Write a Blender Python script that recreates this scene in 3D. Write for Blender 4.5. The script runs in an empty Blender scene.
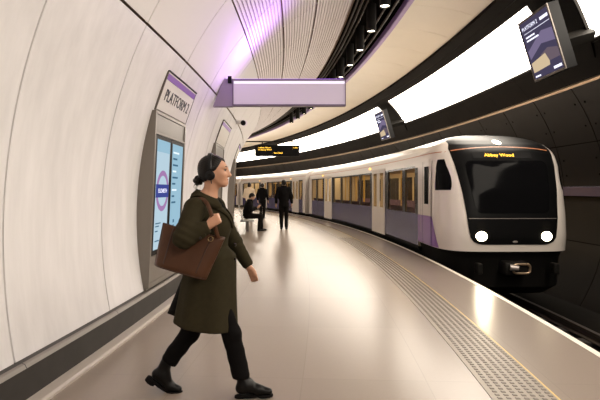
import bpy, bmesh, math, random
import numpy as np
from mathutils import Vector, Matrix
random.seed(7)
rng = np.random.default_rng(7)
SC = bpy.context.scene
COL = SC.collection
PI = math.pi
# ------------------------------------------------------------------ helpers
def new_mat(name):
    m = bpy.data.materials.new(name); m.use_nodes = True
    return m, m.node_tree.nodes, m.node_tree.links
def pbr(name, col, rough=.5, metal=0., spec=.5, var=0., vscale=4., stretch=(1,1,1), emit=None, estr=0., bump=0., bscale=200., rvar=0., coat=0.):
    m, n, l = new_mat(name)
    b = n['Principled BSDF']
    b.inputs['Base Color'].default_value = (*col, 1)
    b.inputs['Roughness'].default_value = rough
    b.inputs['Metallic'].default_value = metal
    b.inputs['Specular IOR Level'].default_value = spec
    b.inputs['Coat Weight'].default_value = coat
    if emit:
        b.inputs['Emission Color'].default_value = (*emit, 1)
        b.inputs['Emission Strength'].default_value = estr
    if var or bump or rvar:
        tc = n.new('ShaderNodeTexCoord'); mp = n.new('ShaderNodeMapping')
        mp.inputs['Scale'].default_value = stretch
        l.new(tc.outputs['Object'], mp.inputs['Vector'])
    if var or rvar:
        nz = n.new('ShaderNodeTexNoise'); nz.inputs['Scale'].default_value = vscale
        nz.inputs['Detail'].default_value = 6; nz.inputs['Roughness'].default_value = .6
        l.new(mp.outputs[0], nz.inputs['Vector'])
    if var:
        mr = n.new('ShaderNodeMapRange')
        mr.inputs['From Min'].default_value = 0; mr.inputs['From Max'].default_value = 1
        mr.inputs['To Min'].default_value = 1-var; mr.inputs['To Max'].default_value = 1+var
        l.new(nz.outputs['Fac'], mr.inputs['Value'])
        mx = n.new('ShaderNodeVectorMath'); mx.operation = 'SCALE'
        mx.inputs[0].default_value = col
        l.new(mr.outputs[0], mx.inputs['Scale'])
        l.new(mx.outputs[0], b.inputs['Base Color'])
    if rvar:
        mr2 = n.new('ShaderNodeMapRange')
        mr2.inputs['To Min'].default_value = max(0, rough-rvar); mr2.inputs['To Max'].default_value = rough+rvar
        l.new(nz.outputs['Fac'], mr2.inputs['Value']); l.new(mr2.outputs[0], b.inputs['Roughness'])
    if bump:
        nb = n.new('ShaderNodeTexNoise'); nb.inputs['Scale'].default_value = bscale; nb.inputs['Detail'].default_value = 3
        l.new(mp.outputs[0], nb.inputs['Vector'])
        bp = n.new('ShaderNodeBump'); bp.inputs['Strength'].default_value = bump; bp.inputs['Distance'].default_value = .01
        l.new(nb.outputs['Fac'], bp.inputs['Height']); l.new(bp.outputs[0], b.inputs['Normal'])
    return m
def emis(name, col, s):
    m, n, l = new_mat(name); n.clear()
    o = n.new('ShaderNodeOutputMaterial'); e = n.new('ShaderNodeEmission')
    e.inputs[0].default_value = (*col, 1); e.inputs[1].default_value = s
    l.new(e.outputs[0], o.inputs[0]); return m
def glass(name, tint, gloss=.9, rough=.03, base=.06):
    m, n, l = new_mat(name); n.clear()
    o = n.new('ShaderNodeOutputMaterial'); t = n.new('ShaderNodeBsdfTransparent'); g = n.new('ShaderNodeBsdfGlossy')
    t.inputs[0].default_value = (*tint, 1); g.inputs['Color'].default_value = (gloss, gloss, gloss, 1); g.inputs['Roughness'].default_value = rough
    lw = n.new('ShaderNodeLayerWeight'); lw.inputs[0].default_value = .25
    ad = n.new('ShaderNodeMath'); ad.operation = 'MULTIPLY_ADD'; ad.use_clamp = True; ad.inputs[1].default_value = .38; ad.inputs[2].default_value = base
    mx = n.new('ShaderNodeMixShader')
    l.new(lw.outputs['Fresnel'], ad.inputs[0]); l.new(ad.outputs[0], mx.inputs[0])
    l.new(t.outputs[0], mx.inputs[1]); l.new(g.outputs[0], mx.inputs[2]); l.new(mx.outputs[0], o.inputs[0])
    return m
def link(o, parent=None):
    COL.objects.link(o)
    if parent: o.parent = parent
    return o
def mesh(name, verts, faces, mats, fm=None, parent=None, smooth=False, uv=None):
    me = bpy.data.meshes.new(name)
    me.from_pydata([tuple(float(c) for c in v) for v in verts], [], [tuple(int(i) for i in f) for f in faces])
    if not isinstance(mats, (list, tuple)): mats = [mats]
    for m in mats: me.materials.append(m)
    if fm is not None: me.polygons.foreach_set('material_index', np.array(fm, dtype=np.int32))
    if smooth is True: me.polygons.foreach_set('use_smooth', [True]*len(me.polygons))
    elif smooth: 
        me.polygons.foreach_set('use_smooth', [True]*len(me.polygons)); me.set_sharp_from_angle(angle=math.radians(smooth))
    if uv is not None:
        ul = me.uv_layers.new(name='UVMap')
        li = np.zeros(len(me.loops), dtype=np.int32); me.loops.foreach_get('vertex_index', li)
        ul.data.foreach_set('uv', np.array(uv, dtype=np.float32)[li].ravel())
    me.update()
    o = bpy.data.objects.new(name, me)
    return link(o, parent)
def tag(o, label, cat, group=None, kind=None):
    o['label'] = label; o['category'] = cat
    if group: o['group'] = group
    if kind: o['kind'] = kind
    return o
def struct(o, label=None, cat='structure'):
    o['kind'] = 'structure'
    if label: o['label'] = label
    o['category'] = cat
    return o
def empty(name, loc=(0,0,0), rz=0., label=None, cat=None, group=None):
    o = bpy.data.objects.new(name, None); o.empty_display_size = .1
    o.location = loc; o.rotation_euler = (0,0,rz); COL.objects.link(o)
    if label: tag(o, label, cat, group)
    return o
class MB:
    """collects shapes into one mesh"""
    def __init__(s): s.v=[]; s.f=[]; s.m=[]
    def add(s, v, f, m=0):
        o=len(s.v); s.v += [tuple(x) for x in v]; s.f += [tuple(i+o for i in q) for q in f]; s.m += [m]*len(f); return s
    def box(s, x0,x1,y0,y1,z0,z1, m=0, M=None, bev=0.):
        bm=bmesh.new(); bmesh.ops.create_cube(bm,size=1)
        for v in bm.verts: v.co=Vector((x0+(v.co.x+.5)*(x1-x0), y0+(v.co.y+.5)*(y1-y0), z0+(v.co.z+.5)*(z1-z0)))
        if bev: bmesh.ops.bevel(bm,geom=bm.edges[:],offset=bev,segments=2,affect='EDGES',profile=.5)
        if M is not None: bmesh.ops.transform(bm,matrix=M,verts=bm.verts)
        bm.verts.index_update()
        s.add([v.co.copy() for v in bm.verts],[[v.index for v in f.verts] for f in bm.faces],m); bm.free(); return s
    def tube(s, pts, r, n=10, m=0, cap=True):
        pts=[Vector(p) for p in pts]; rs=r if isinstance(r,(list,tuple)) else [r]*len(pts)
        rings=[]; up=None
        for i,p in enumerate(pts):
            d=(pts[min(i+1,len(pts)-1)]-pts[max(i-1,0)]).normalized()
            if up is None:
                up=Vector((0,0,1)) if abs(d.z)<.9 else Vector((1,0,0))
            a=d.cross(up).normalized(); b=a.cross(d).normalized(); up=b
            rings.append([p+(a*math.cos(2*PI*k/n)+b*math.sin(2*PI*k/n))*rs[i] for k in range(n)])
        v=[q for R in rings for q in R]; f=[]
        for i in range(len(pts)-1):
            for k in range(n): f.append((i*n+k,i*n+(k+1)%n,(i+1)*n+(k+1)%n,(i+1)*n+k))
        if cap: f.append(tuple(reversed(range(n)))); f.append(tuple((len(pts)-1)*n+k for k in range(n)))
        return s.add(v,f,m)
    def grid(s, P, m=0, closed_u=False):
        """P[i][j] array of points"""
        P=np.array(P); a,b=P.shape[:2]; f=[]
        for i in range(a-1 if not closed_u else a):
            for j in range(b-1):
                i2=(i+1)%a; f.append((i*b+j,i2*b+j,i2*b+j+1,i*b+j+1))
        return s.add(P.reshape(-1,3).tolist(),f,m)
    def build(s,name,mats,parent=None,smooth=False):
        return mesh(name,s.v,s.f,mats,s.m,parent,smooth)
def text_mesh(name, body, size, mat, M, parent=None, ext=.0015, align='CENTER', sx=1.):
    """lettering as mesh, one object per word"""
    cu=bpy.data.curves.new(name,'FONT'); cu.body=body; cu.size=size; cu.align_x=align; cu.align_y='CENTER'; cu.extrude=ext
    t=bpy.data.objects.new(name+'_c',cu); COL.objects.link(t)
    dg=bpy.context.evaluated_depsgraph_get(); me=bpy.data.meshes.new_from_object(t.evaluated_get(dg))
    bpy.data.objects.remove(t); bpy.data.curves.remove(cu)
    V=np.array([v.co for v in me.vertices]); F=[list(p.vertices) for p in me.polygons]; bpy.data.meshes.remove(me)
    iv=sorted((min(V[f,0]),max(V[f,0])) for f in F); cutx=[]; e=iv[0][1]
    for a,b in iv:
        if a-e>.22*size: cutx.append((a+e)/2)
        e=max(e,b)
    words=[[] for _ in range(len(cutx)+1)]
    for f in F: words[sum(V[f[0],0]>c for c in cutx)].append(f)
    out=[]
    for wf in words:
        ids=sorted({i for f in wf for i in f}); mp={i:k for k,i in enumerate(ids)}
        o=mesh(name,V[ids],[[mp[i] for i in f] for f in wf],mat,None,parent)
        o.data.transform(Matrix.Diagonal((sx,1,1,1))); o.data.transform(M); out.append(o)
    return out
def frame(o, ex, ey):
    """matrix with origin o, x axis ex, y axis ~ey, z = x cross y"""
    ex=Vector(ex).normalized(); ez=ex.cross(Vector(ey)).normalized(); ey=ez.cross(ex)
    M=Matrix((ex,ey,ez)).transposed().to_4x4(); M.translation=Vector(o); return M
# ------------------------------------------------------------------ the curve the station follows
CX,CY=-75.3,8.0
R_EDGE=78.0; R_TUN=77.77; H_TUN=1.1; RHO=4.3; R_FOOT=R_EDGE-4.28; R_TRACK=79.36
def P(r,th,h): return (CX+r*math.cos(th), CY+r*math.sin(th), h)
def TP(a,th,rho=RHO):
    a=math.radians(a); return P(R_TUN+rho*math.cos(a),th,H_TUN+rho*math.sin(a))
TH0,TH1=-.20,.60
J0=(3.32-8)/73.6; DJ=1.46/73.6
JOINTS=[J0+k*DJ for k in range(-8,36) if TH0<J0+k*DJ<TH1]
def ths(step=.5): return list(np.linspace(TH0,TH1,int((TH1-TH0)*78/step)+1))
def ths_joint(gw=.007):
    """theta stations with a groove at every joint: (theta, depth)"""
    w=gw/74; out=[]
    base=[t for t in ths(.6) if all(abs(t-j)>3*w for j in JOINTS)]
    for t in base: out.append((t,0.))
    for j in JOINTS: out += [(j-1.3*w,0.),(j-w,1.),(j+w,1.),(j+1.3*w,0.)]
    return sorted(out)
def shell(name, prof, mats, stations, gdepth=.03, groove_mat=1, smooth=False, parent=None, prof_mat=None, uv=False):
    """prof: list of (r,h,nr,nh) : point and outward offset direction for grooves"""
    v=[];f=[];fm=[];n=len(prof);U=[]
    for (t,d) in stations:
        for (r,h,nr,nh) in prof:
            v.append(P(r+nr*d*gdepth,t,h+nh*d*gdepth)); U.append((t*78,r))
    for i in range(len(stations)-1):
        g = stations[i][1]>0 and stations[i+1][1]>0
        for k in range(n-1):
            f.append((i*n+k,i*n+k+1,(i+1)*n+k+1,(i+1)*n+k))
            fm.append(groove_mat if g else (prof_mat[k] if prof_mat else 0))
    return mesh(name,v,f,mats,fm,parent,smooth,U if uv else None)
def arcprof(a0,a1,n,rho=RHO,grooves=()):
    out=[]
    for a in np.linspace(a0,a1,n):
        c,s=math.cos(math.radians(a)),math.sin(math.radians(a))
        out.append((R_TUN+rho*c,H_TUN+rho*s,c,s))
    return out
plain=lambda step=.6:[(t,0.) for t in ths(step)]
# ------------------------------------------------------------------ materials
M={}
M['wall']=pbr('white_wall_panel',(.80,.78,.785),.48,spec=.35,var=.17,vscale=2.2,stretch=(3,3,.45),bump=.12,bscale=160)
M['joint']=pbr('panel_joint',(.22,.15,.10),.8)
M['ceil']=pbr('ribbed_ceiling',(.84,.79,.78),.6,spec=.3)
M['ceilsmooth']=pbr('smooth_ceiling',(.80,.77,.76),.65,spec=.2)
M['cream']=pbr('cream_ceiling',(.86,.78,.64),.38,var=.05,vscale=1.3)
M['darkband']=pbr('dark_band',(.0055,.004,.003),.6,spec=.05,var=.3,vscale=3)
M['darkwall']=pbr('dark_wall_panel',(.0115,.009,.0072),.45,spec=.15,var=.35,vscale=1.2,rvar=.12)
M['darkgap']=pbr('dark_gap',(.004,.003,.0025),.9,spec=.05)
M['trimmetal']=pbr('bronze_trim',(.42,.30,.20),.3,metal=.8)
M['plinth']=pbr('plinth_stone',(.042,.038,.035),.5,spec=.2,var=.25,vscale=6)
M['plinth_edge']=pbr('plinth_edge',(.19,.165,.145),.4)
M['kerb']=pbr('pale_kerb',(.48,.43,.38),.45)
M['edge']=pbr('white_edge',(.82,.75,.66),.45,var=.08,vscale=3)
M['tact']=pbr('tactile_grey',(.27,.228,.185),.42,var=.1,vscale=8)
M['tactline']=pbr('yellow_line',(.62,.45,.16),.45)
M['tactstud']=pbr('tactile_stud',(.15,.122,.098),.38)
M['lav']=pbr('lavender_trim',(.40,.27,.55),.4)
M['black']=pbr('black_plastic',(.005,.005,.0055),.5,spec=.12)
M['blackmetal']=pbr('black_metal',(.008,.007,.006),.55,spec=.15)
M['conduit']=pbr('conduit_grey',(.06,.048,.038),.5,spec=.2)
M['greymetal']=pbr('grey_metal',(.30,.28,.26),.4,metal=.6)
M['taupe']=pbr('taupe_metal',(.20,.175,.15),.42,metal=.3)
M['taupe_dark']=pbr('taupe_dark',(.13,.11,.095),.4,metal=.3)
M['signwhite']=pbr('sign_white',(.80,.77,.74),.4)
M['signpurple']=pbr('sign_purple',(.27,.13,.50),.4)
M['ink']=pbr('sign_ink',(.03,.03,.05),.5)
M['bed']=pbr('track_bed',(.010,.0085,.007),.85,spec=.1,var=.4,vscale=5)
M['rail']=pbr('rail_steel',(.16,.13,.11),.35,metal=.8)
M['lum']=emis('luminous_panel',(1.0,.895,.76),12.)
M['lamp']=emis('downlight_lens',(1.0,.88,.66),14.)
M['amber']=emis('amber_led',(1.0,.55,.06),3.2)
M['white_e']=emis('screen_text',(.85,.85,1.0),1.3)
# floor: polished terrazzo with faint joints
m,n,l=new_mat('polished_floor'); b=n['Principled BSDF']
uvn=n.new('ShaderNodeUVMap'); br=n.new('ShaderNodeTexBrick')
br.inputs['Scale'].default_value=1.; br.inputs['Brick Width'].default_value=1.46; br.inputs['Row Height'].default_value=.92
br.inputs['Mortar Size'].default_value=.004; br.inputs['Mortar Smooth'].default_value=.2
br.inputs['Color1'].default_value=(.262,.214,.178,1); br.inputs['Color2'].default_value=(.274,.224,.187,1); br.inputs['Mortar'].default_value=(.24,.197,.163,1)
br.offset=0.
l.new(uvn.outputs[0],br.inputs['Vector'])
nz=n.new('ShaderNodeTexNoise'); nz.inputs['Scale'].default_value=35; nz.inputs['Detail'].default_value=2
tc=n.new('ShaderNodeTexCoord'); l.new(tc.outputs['Object'],nz.inputs['Vector'])
nz2=n.new('ShaderNodeTexNoise'); nz2.inputs['Scale'].default_value=1.1; nz2.inputs['Detail'].default_value=1; l.new(tc.outputs['Object'],nz2.inputs['Vector'])
mr=n.new('ShaderNodeMapRange'); mr.inputs['From Min'].default_value=.3; mr.inputs['From Max'].default_value=.7; mr.inputs['To Min'].default_value=.99; mr.inputs['To Max'].default_value=1.01
l.new(nz.outputs['Fac'],mr.inputs['Value'])
vm=n.new('ShaderNodeVectorMath'); vm.operation='SCALE'; l.new(br.outputs['Color'],vm.inputs[0]); l.new(mr.outputs[0],vm.inputs['Scale']); l.new(vm.outputs[0],b.inputs['Base Color'])
mr2=n.new('ShaderNodeMapRange'); mr2.inputs['To Min'].default_value=.25; mr2.inputs['To Max'].default_value=.31; l.new(nz2.outputs['Fac'],mr2.inputs['Value']); b.inputs['Roughness'].default_value=.27
b.inputs['Specular IOR Level'].default_value=.33
M['floor']=m
# ------------------------------------------------------------------ setting
def flatprof(rs,h): return [(r,h,0,0) for r in rs]
struct(shell('floor',flatprof([R_FOOT-.2,75,76,R_EDGE-1.26],0.)+[(R_EDGE-1.26,-.3,0,0)],[M['floor']],plain(.6),uv=True),'polished beige station platform floor','floor')
struct(shell('trim_1',[(R_EDGE-1.255,-.3,0,0),(R_EDGE-1.255,.001,0,0),(R_EDGE-.81,.001,0,0)],[M['tact']],plain(.6)),'grey tactile paving strip set in the platform along its edge','tactile strip')
o=shell('trim_2',[(R_EDGE-.812,.003,0,0),(R_EDGE-.797,.003,0,0)],[M['tactline']],plain(.6)); struct(o,'thin yellowish line beside the tactile strip','line')
struct(shell('floor_edge',flatprof([R_EDGE-.81,R_EDGE-.4,R_EDGE-.07],0.),[M['floor']],plain(.6),uv=True),'beige floor between tactile strip and platform edge','floor')
struct(shell('trim_3',[(R_EDGE-.07,.003,0,0),(R_EDGE-.002,.003,0,0),(R_EDGE,-.004,0,0),(R_EDGE,-.08,0,0)],[M['edge']],plain(.6)),'white nosing line along the platform edge','edge line')
struct(shell('wall_platform_edge',[(R_EDGE-.01,-.05,0,0),(R_EDGE-.06,-.12,0,0),(R_EDGE-.06,-1.12,0,0)],[M['bed']],plain(1.)),'dark platform face below the edge','wall')
struct(shell('floor_track',flatprof([R_EDGE-.07,79,80,83],-1.12),[M['bed']],plain(1.)),'dark track bed below the platform','track bed')
# tactile studs: dashes in six rows, nearest stretch as real relief
mb=MB()
for row in range(7):
    r=R_EDGE-1.20+row*.06
    t=(2.2-8)/78
    k=0
    while t<(15-8)/78:
        d=.030/78; p=.056/78
        v=[P(r-.016,t,.001),P(r+.016,t,.001),P(r+.016,t+d,.001),P(r-.016,t+d,.001),P(r-.012,t+d*.15,.006),P(r+.012,t+d*.15,.006),P(r+.012,t+d*.85,.006),P(r-.012,t+d*.85,.006)]
        mb.add(v,[(4,5,6,7),(0,1,5,4),(1,2,6,5),(2,3,7,6),(3,0,4,7)]); t+=p
o=mb.build('trim_4',M['tactstud']); struct(o,'raised dashes of the tactile strip','tactile strip')
# left side
st=ths_joint()
struct(shell('wall_left',arcprof(191.2,153.9,40),[M['wall'],M['joint']],st,smooth=35),'curved white panelled platform wall','wall')
struct(shell('trim_5',[(R_TUN+ (RHO+.06)*math.cos(math.radians(a)),H_TUN+(RHO+.06)*math.sin(math.radians(a)),0,0) for a in np.linspace(196,153,30)],[M['joint']],plain(.8)),'dark backing behind the wall panels','backing')
struct(shell('baseboard_left',[(R_FOOT-.085,0,0,0),(R_FOOT-.085,.235,0,0),(R_FOOT-.10,.262,0,0),(R_FOOT-.12,.268,0,0),(R_FOOT-.24,.268,0,0)],[M['plinth'],M['plinth_edge']],ths_joint(.004),gdepth=0,groove_mat=0,prof_mat=[0,1,1,0]),'dark stone plinth along the foot of the wall','plinth')
struct(shell('baseboard_left_kerb',[(R_FOOT+.03,0,0,0),(R_FOOT+.03,.018,0,0),(R_FOOT+.01,.03,0,0),(R_FOOT-.09,.03,0,0)],[M['kerb']],plain(.6)),'pale kerb strip at the foot of the plinth','kerb')
# ceiling, bay by bay
struct(shell('ceiling',arcprof(153.55,140.6,14),[M['ceilsmooth'],M['joint']],st,smooth=35),'smooth white curved ceiling panels above the wall','ceiling')
def ribprof(a0,a1,pitch=.062,dep=.014):
    L=math.radians(abs(a1-a0))*RHO; n=max(1,int(L/pitch)); out=[]
    for i in range(n):
        for (q,d) in ((.0,0),(.62,0),(.66,1),(.96,1)):
            a=a0+(a1-a0)*(i+q)/n; c,s=math.cos(math.radians(a)),math.sin(math.radians(a))
            out.append((R_TUN+(RHO+dep*d)*c,H_TUN+(RHO+dep*d)*s,c,s))
    c,s=math.cos(math.radians(a1)),math.sin(math.radians(a1)); out.append((R_TUN+RHO*c,H_TUN+RHO*s,c,s))
    return out
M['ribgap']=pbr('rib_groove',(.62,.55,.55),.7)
for i,(a0,a1) in enumerate(((140.3,130.2),(129.8,120.2),(119.8,109.2))):
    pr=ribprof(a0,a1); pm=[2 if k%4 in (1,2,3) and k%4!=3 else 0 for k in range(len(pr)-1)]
    struct(shell('ceiling_ribbed_%s'%('lower','middle','upper')[i],pr,[M['ceil'],M['joint'],M['ribgap']],st,prof_mat=pm),'white ribbed ceiling bay, %s'%('lower','middle','upper')[i],'ceiling')
struct(shell('trim_6',[(R_TUN+(RHO+.05)*math.cos(math.radians(a)),H_TUN+(RHO+.05)*math.sin(math.radians(a)),0,0) for a in np.linspace(155,108,30)],[M['joint']],plain(.8)),'dark backing behind the ceiling panels','backing')
# services slot
def rp(a,rho): 
    a=math.radians(a); return (R_TUN+rho*math.cos(a),H_TUN+rho*math.sin(a),0,0)
struct(shell('ceiling_slot',[rp(109.2,RHO),rp(109.2,RHO+.6),rp(100,RHO+.65),rp(91.9,RHO+.6),rp(91.9,RHO)],[M['darkgap']],plain(.8)),'black service slot in the ceiling','ceiling')
struct(shell('trim_7',[rp(91.9,RHO-.01),rp(90.5,RHO-.01)],[M['lav']],plain(.6)),'lavender strip along the edge of the ceiling slot','trim')
struct(shell('trim_8',[rp(92.05,RHO+.13),rp(92.05,RHO-.012),rp(91.7,RHO-.02)],[M['lav']],plain(.6)),'lavender lip of the ceiling slot','trim')
struct(shell('ceiling_cream',arcprof(90.5,71.2,22),[M['cream'],M['trimmetal']],ths_joint(.004)[::1],gdepth=.008,groove_mat=0,smooth=30),'smooth cream ceiling above the track','ceiling')
# bands of the right side
struct(shell('trim_9',[rp(71.2,RHO),rp(71.0,RHO-.10),rp(68,RHO-.13),rp(67.6,RHO-.10),rp(64.6,RHO-.13),rp(64.0,RHO)],[M['darkband']],plain(.6)),'dark upper band above the luminous panels','band')
lumA=arcprof(64.2,46.5,12,RHO-.005)
gaps=[]
def lum_stations():
    return plain(.6)
struct(shell('luminous_band',lumA,[M['lum'],M['edge']],plain(.6),smooth=30),'glowing white luminous panel band above the track','light panel')  # lit panels themselves, not a window opening
mb=MB()
for t in JOINTS[::2]:
    w=.006/80
    mb.grid([[TP(a,t+q*w,RHO-.012) for a in np.linspace(64,46.8,12)] for q in (-1,1)])
struct(mb.build('trim_10',M['cream']),'thin joints between luminous panels','trim')
struct(shell('trim_11',[rp(46.8,RHO),rp(46.7,RHO-.06),rp(45.9,RHO-.06),rp(45.7,RHO-.03),rp(37.2,RHO-.03)],[M['darkband'],M['darkgap']],ths_joint(.006)[::1],gdepth=0,groove_mat=1),'dark lower band under the luminous panels','band')
struct(shell('trim_12',[rp(37.2,RHO-.03),rp(37.1,RHO-.11),rp(36.4,RHO-.11),rp(36.0,RHO)],[M['trimmetal']],plain(.6),smooth=30),'thin bronze rail along the dark wall','trim')
st2=[(t,d) for (t,d) in ths_joint(.010)]
pr=[]
for a0,a1 in ((36.0,19.0),(18.7,5.4),(2.2,-12),(-12.3,-31)):
    for a in np.linspace(a0,a1,6): pr.append((*rp(a,RHO)[:2],math.cos(math.radians(a)),math.sin(math.radians(a))))
pmat=[]
for k in range(len(pr)-1): pmat.append(1 if k%6==5 else 0)
struct(shell('wall_right',pr,[M['darkwall'],M['darkgap']],st2,gdepth=.03,prof_mat=pmat,smooth=30),'dark curved tunnel wall beyond the track','wall')
M['litrail']=pbr('purple_lit_rail',(.16,.13,.19),.25,metal=.5)  # purple light falling on the band is put into its base colour
struct(shell('trim_13',[rp(5.4,RHO-.01),rp(5.2,RHO-.07),rp(2.4,RHO-.07),rp(2.2,RHO-.01)],[M['litrail']],plain(.6)),'grey handrail strip on the dark wall, purple light in its colour','trim')
# rivets / bolt holes of the dark panels
mb=MB()
for t in JOINTS:
    if -.02<t<.2:
        for a in (31,24,14,9):
            for dt in (-.0022,.0022):
                c=Vector(TP(a,t+dt,RHO-.004)); ax=Vector(TP(a,t+dt,RHO-.02))-c
                mb.tube([c-ax*.2,c+ax*.6],.022,8)
struct(mb.build('trim_14',M['darkgap']),'bolt heads on the dark wall panels','trim')
# rails
for dr,lab in ((-.75,'running rail nearer the platform on the dark track bed'),(.75,'far running rail on the dark track bed beside the tunnel wall')):
    c=R_TRACK+dr
    prof=[(c-.07,-1.06),(c-.07,-1.045),(c-.012,-1.03),(c-.012,-.955),(c-.036,-.94),(c-.036,-.905),(c+.036,-.905),(c+.036,-.94),(c+.012,-.955),(c+.012,-1.03),(c+.07,-1.045),(c+.07,-1.06)]
    tag(shell('running_rail',[(r,h,0,0) for r,h in prof],[M['rail']],plain(.8)),lab,'rail')
proto=None
k=0
for t in np.arange(-.085,.04,.7/79.4):
    x,y,_=P(R_TRACK+.75,t,0)
    if proto is None:
        proto=MB().box(-.22,.22,-.13,.13,-1.12,-1.06,bev=.012).build('rail_support_block',M['plinth']); o=proto
    else: o=proto.copy(); COL.objects.link(o)
    o.location=(x,y,0); o.rotation_euler=(0,0,t)
    tag(o,'dark block carrying the far rail on the track bed','block','blocks under the far rail'); k+=1
x0=None
# ------------------------------------------------------------------ ceiling downlights in the slot
def make_downlight():
    t=empty('downlight',label='x',cat='downlight',group='cylinder downlights in the ceiling slot')
    mb=MB(); R=.105
    ring=lambda r,z:[(r*math.cos(2*PI*k/20),r*math.sin(2*PI*k/20),z) for k in range(21)]
    mb.grid([ring(.004,.60),ring(R*.98,.60),ring(R,.59),ring(R,.008),ring(R*.97,0),ring(R*.86,0),ring(R*.84,.03)])
    mb.build('housing',M['blackmetal'],t,smooth=40)
    l=MB(); l.grid([ring(.003,.016),ring(R*.5,.018),ring(R*.85,.026)]); l.build('lens',M['lamp'],t,smooth=True)
    b=MB(); b.tube([(0,0,.6),(0,0,.82)],.018,8); b.build('stem',M['blackmetal'],t)
    return t
dl=None; k=0
t=.0175-2*1.45/76.9
names=['nearest to the camera','second','third','fourth','fifth','sixth','seventh','eighth','ninth','tenth','eleventh','twelfth']
dlab=None
for k in range(12):
    th=.0183+ (k-0)*1.49/76.93
    if dl is None: dl=o=make_downlight(); kids=list(o.children)
    else:
        o=dl.copy(); COL.objects.link(o)
        for c in kids:
            d=c.copy(); COL.objects.link(d); d.parent=o
    o.location=P(R_TUN-.86,th,4.87); 
    o['label']=('black cylinder downlight in the ceiling slot, '+(['nearest, cut by the top of the photo','second one from the top of the photo','third one from the top of the photo','fourth one from the top of the photo','fifth one, above the blank light box'][k])) if k<5 else '%s downlight of the ceiling slot counted from the camera, small and far off'%names[k]
    sp=bpy.data.lights.new('downlight_beam','SPOT'); sp.energy=32; sp.color=(1,.84,.62); sp.spot_size=math.radians(95); sp.spot_blend=.6; sp.shadow_soft_size=.09
    so=bpy.data.objects.new('downlight_beam',sp); COL.objects.link(so); so.parent=o; so.location=(0,0,-.01)
# cable runs in the slot
for i,(a,rho,rad,lab) in enumerate(((107.2,RHO+.02,.020,'thin pipe run along the ceiling slot, nearest the ribbed ceiling'),(105.6,RHO+.03,.026,'second pipe run in the ceiling slot from the ribbed ceiling'),(104.0,RHO+.02,.018,'third pipe run in the ceiling slot, beside the downlights'),(97.2,RHO+.05,.022,'pipe run in the ceiling slot on the track side of the downlights'),(94.8,RHO+.04,.030,'pipe run in the ceiling slot nearest the lavender lip'))):
    mb=MB(); mb.tube([TP(a,t,rho) for t in np.linspace(TH0,TH1,70)],rad,8)
    o=mb.build('conduit_pipe',M['conduit'],smooth=40); tag(o,lab,'pipe','conduit pipes in the ceiling slot')
# purple light strip tucked behind the wall seam
# ------------------------------------------------------------------ blank light box hung off the wall
th=math.asin((8.3-8)/75); Mx=Matrix.Translation((0,8.3,0))@Matrix.Rotation(th,4,'Z')
def mw(o,Mm): o.data.transform(Mm); return o
sb=empty('light_box',(-.2,8.3,3.03),label='blank lavender light box sign reaching out from the wall over the platform',cat='sign')
IM=Matrix.Translation((.2,-8.3,-3.03))
M['lbface']=pbr('light_box_face',(.62,.55,.66),.6,emit=(.80,.70,.88),estr=.10,spec=.1)
M['lbframe']=pbr('light_box_frame',(.20,.15,.24),.35,metal=.4)
M['lbstrip']=emis('light_box_strip',(.93,.84,1.0),1.25)
M['purple_e']=emis('purple_strip',(.45,.16,1.0),3.0)
a=MB().box(-1.10,.745,8.255,8.375,2.825,3.235,bev=.006).build('housing',M['lbface'],sb); a.data.transform(IM)
a=MB().box(-1.112,.755,8.245,8.385,3.228,3.25).box(-1.112,.755,8.245,8.385,2.81,2.835).box(-1.116,-1.10,8.245,8.385,2.81,3.25).box(.742,.757,8.245,8.385,2.81,3.25).build('frame',M['lbframe'],sb); a.data.transform(IM)
a=MB().box(-1.09,.735,8.251,8.256,3.178,3.212).build('light_strip',M['lbstrip'],sb); a.data.transform(IM)
a=MB().box(-1.08,.72,8.29,8.34,3.25,3.262).build('top_glow_strip',M['purple_e'],sb); a.data.transform(IM)
M['lbbracket']=pbr('light_box_bracket',(.30,.23,.36),.4)
wx=lambda h: 2.47-math.sqrt(RHO**2-(h-H_TUN)**2)-.02
b=MB(); v=[(wx(3.26),8.26,3.26),(-1.116,8.26,3.26),(-1.116,8.26,2.80),(wx(2.80)+.06,8.26,2.80)]; v+= [(x,8.37,z) for x,_,z in v]
b.add(v,[(3,2,1,0),(4,5,6,7),(0,1,5,4),(1,2,6,5),(2,3,7,6),(3,0,4,7)]); a=b.build('wall_bracket',M['lbbracket'],sb); a.data.transform(IM)
a=MB().box(-1.19,-1.13,8.24,8.27,3.18,3.30).build('cable_box',M['black'],sb); a.data.transform(IM)
# ------------------------------------------------------------------ wall units: information panel with sign above
def wallpt(th,h,out=0.):
    s=(h-H_TUN)/RHO; a=PI-math.asin(s); return (R_TUN+(RHO-out)*math.cos(a), h)
def unit_frame(th,h0,o0,h1,o1):
    """points on the leaning face plane of a unit: returns fn(u along wall metres, q 0..1 up, d proud) """
    r0,_=wallpt(th,h0); r1,_=wallpt(th,h1); r0+=o0; r1+=o1
    def f(u,q,d=0.):
        r=r0+(r1-r0)*q+d; return P(r,th+u/73.8,h0+(h1-h0)*q)
    return f
def slab(f,u0,u1,q0,q1,d0,d1,n=3):
    mb=MB(); us=np.linspace(u0,u1,n)
    def ring(u): return [f(u,q0,d0),f(u,q0,d1),f(u,q1,d1),f(u,q1,d0),f(u,q0,d0)]
    mb.grid([ring(u) for u in us]); 
    k=len(mb.v); mb.f.append((0,1,2,3)); mb.m.append(0); b=(n-1)*5; mb.f.append((b+3,b+2,b+1,b)); mb.m.append(0)
    return mb
def join(*mbs):
    o=MB()
    for q in mbs: o.add(q.v,q.f,0)
    return o
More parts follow.
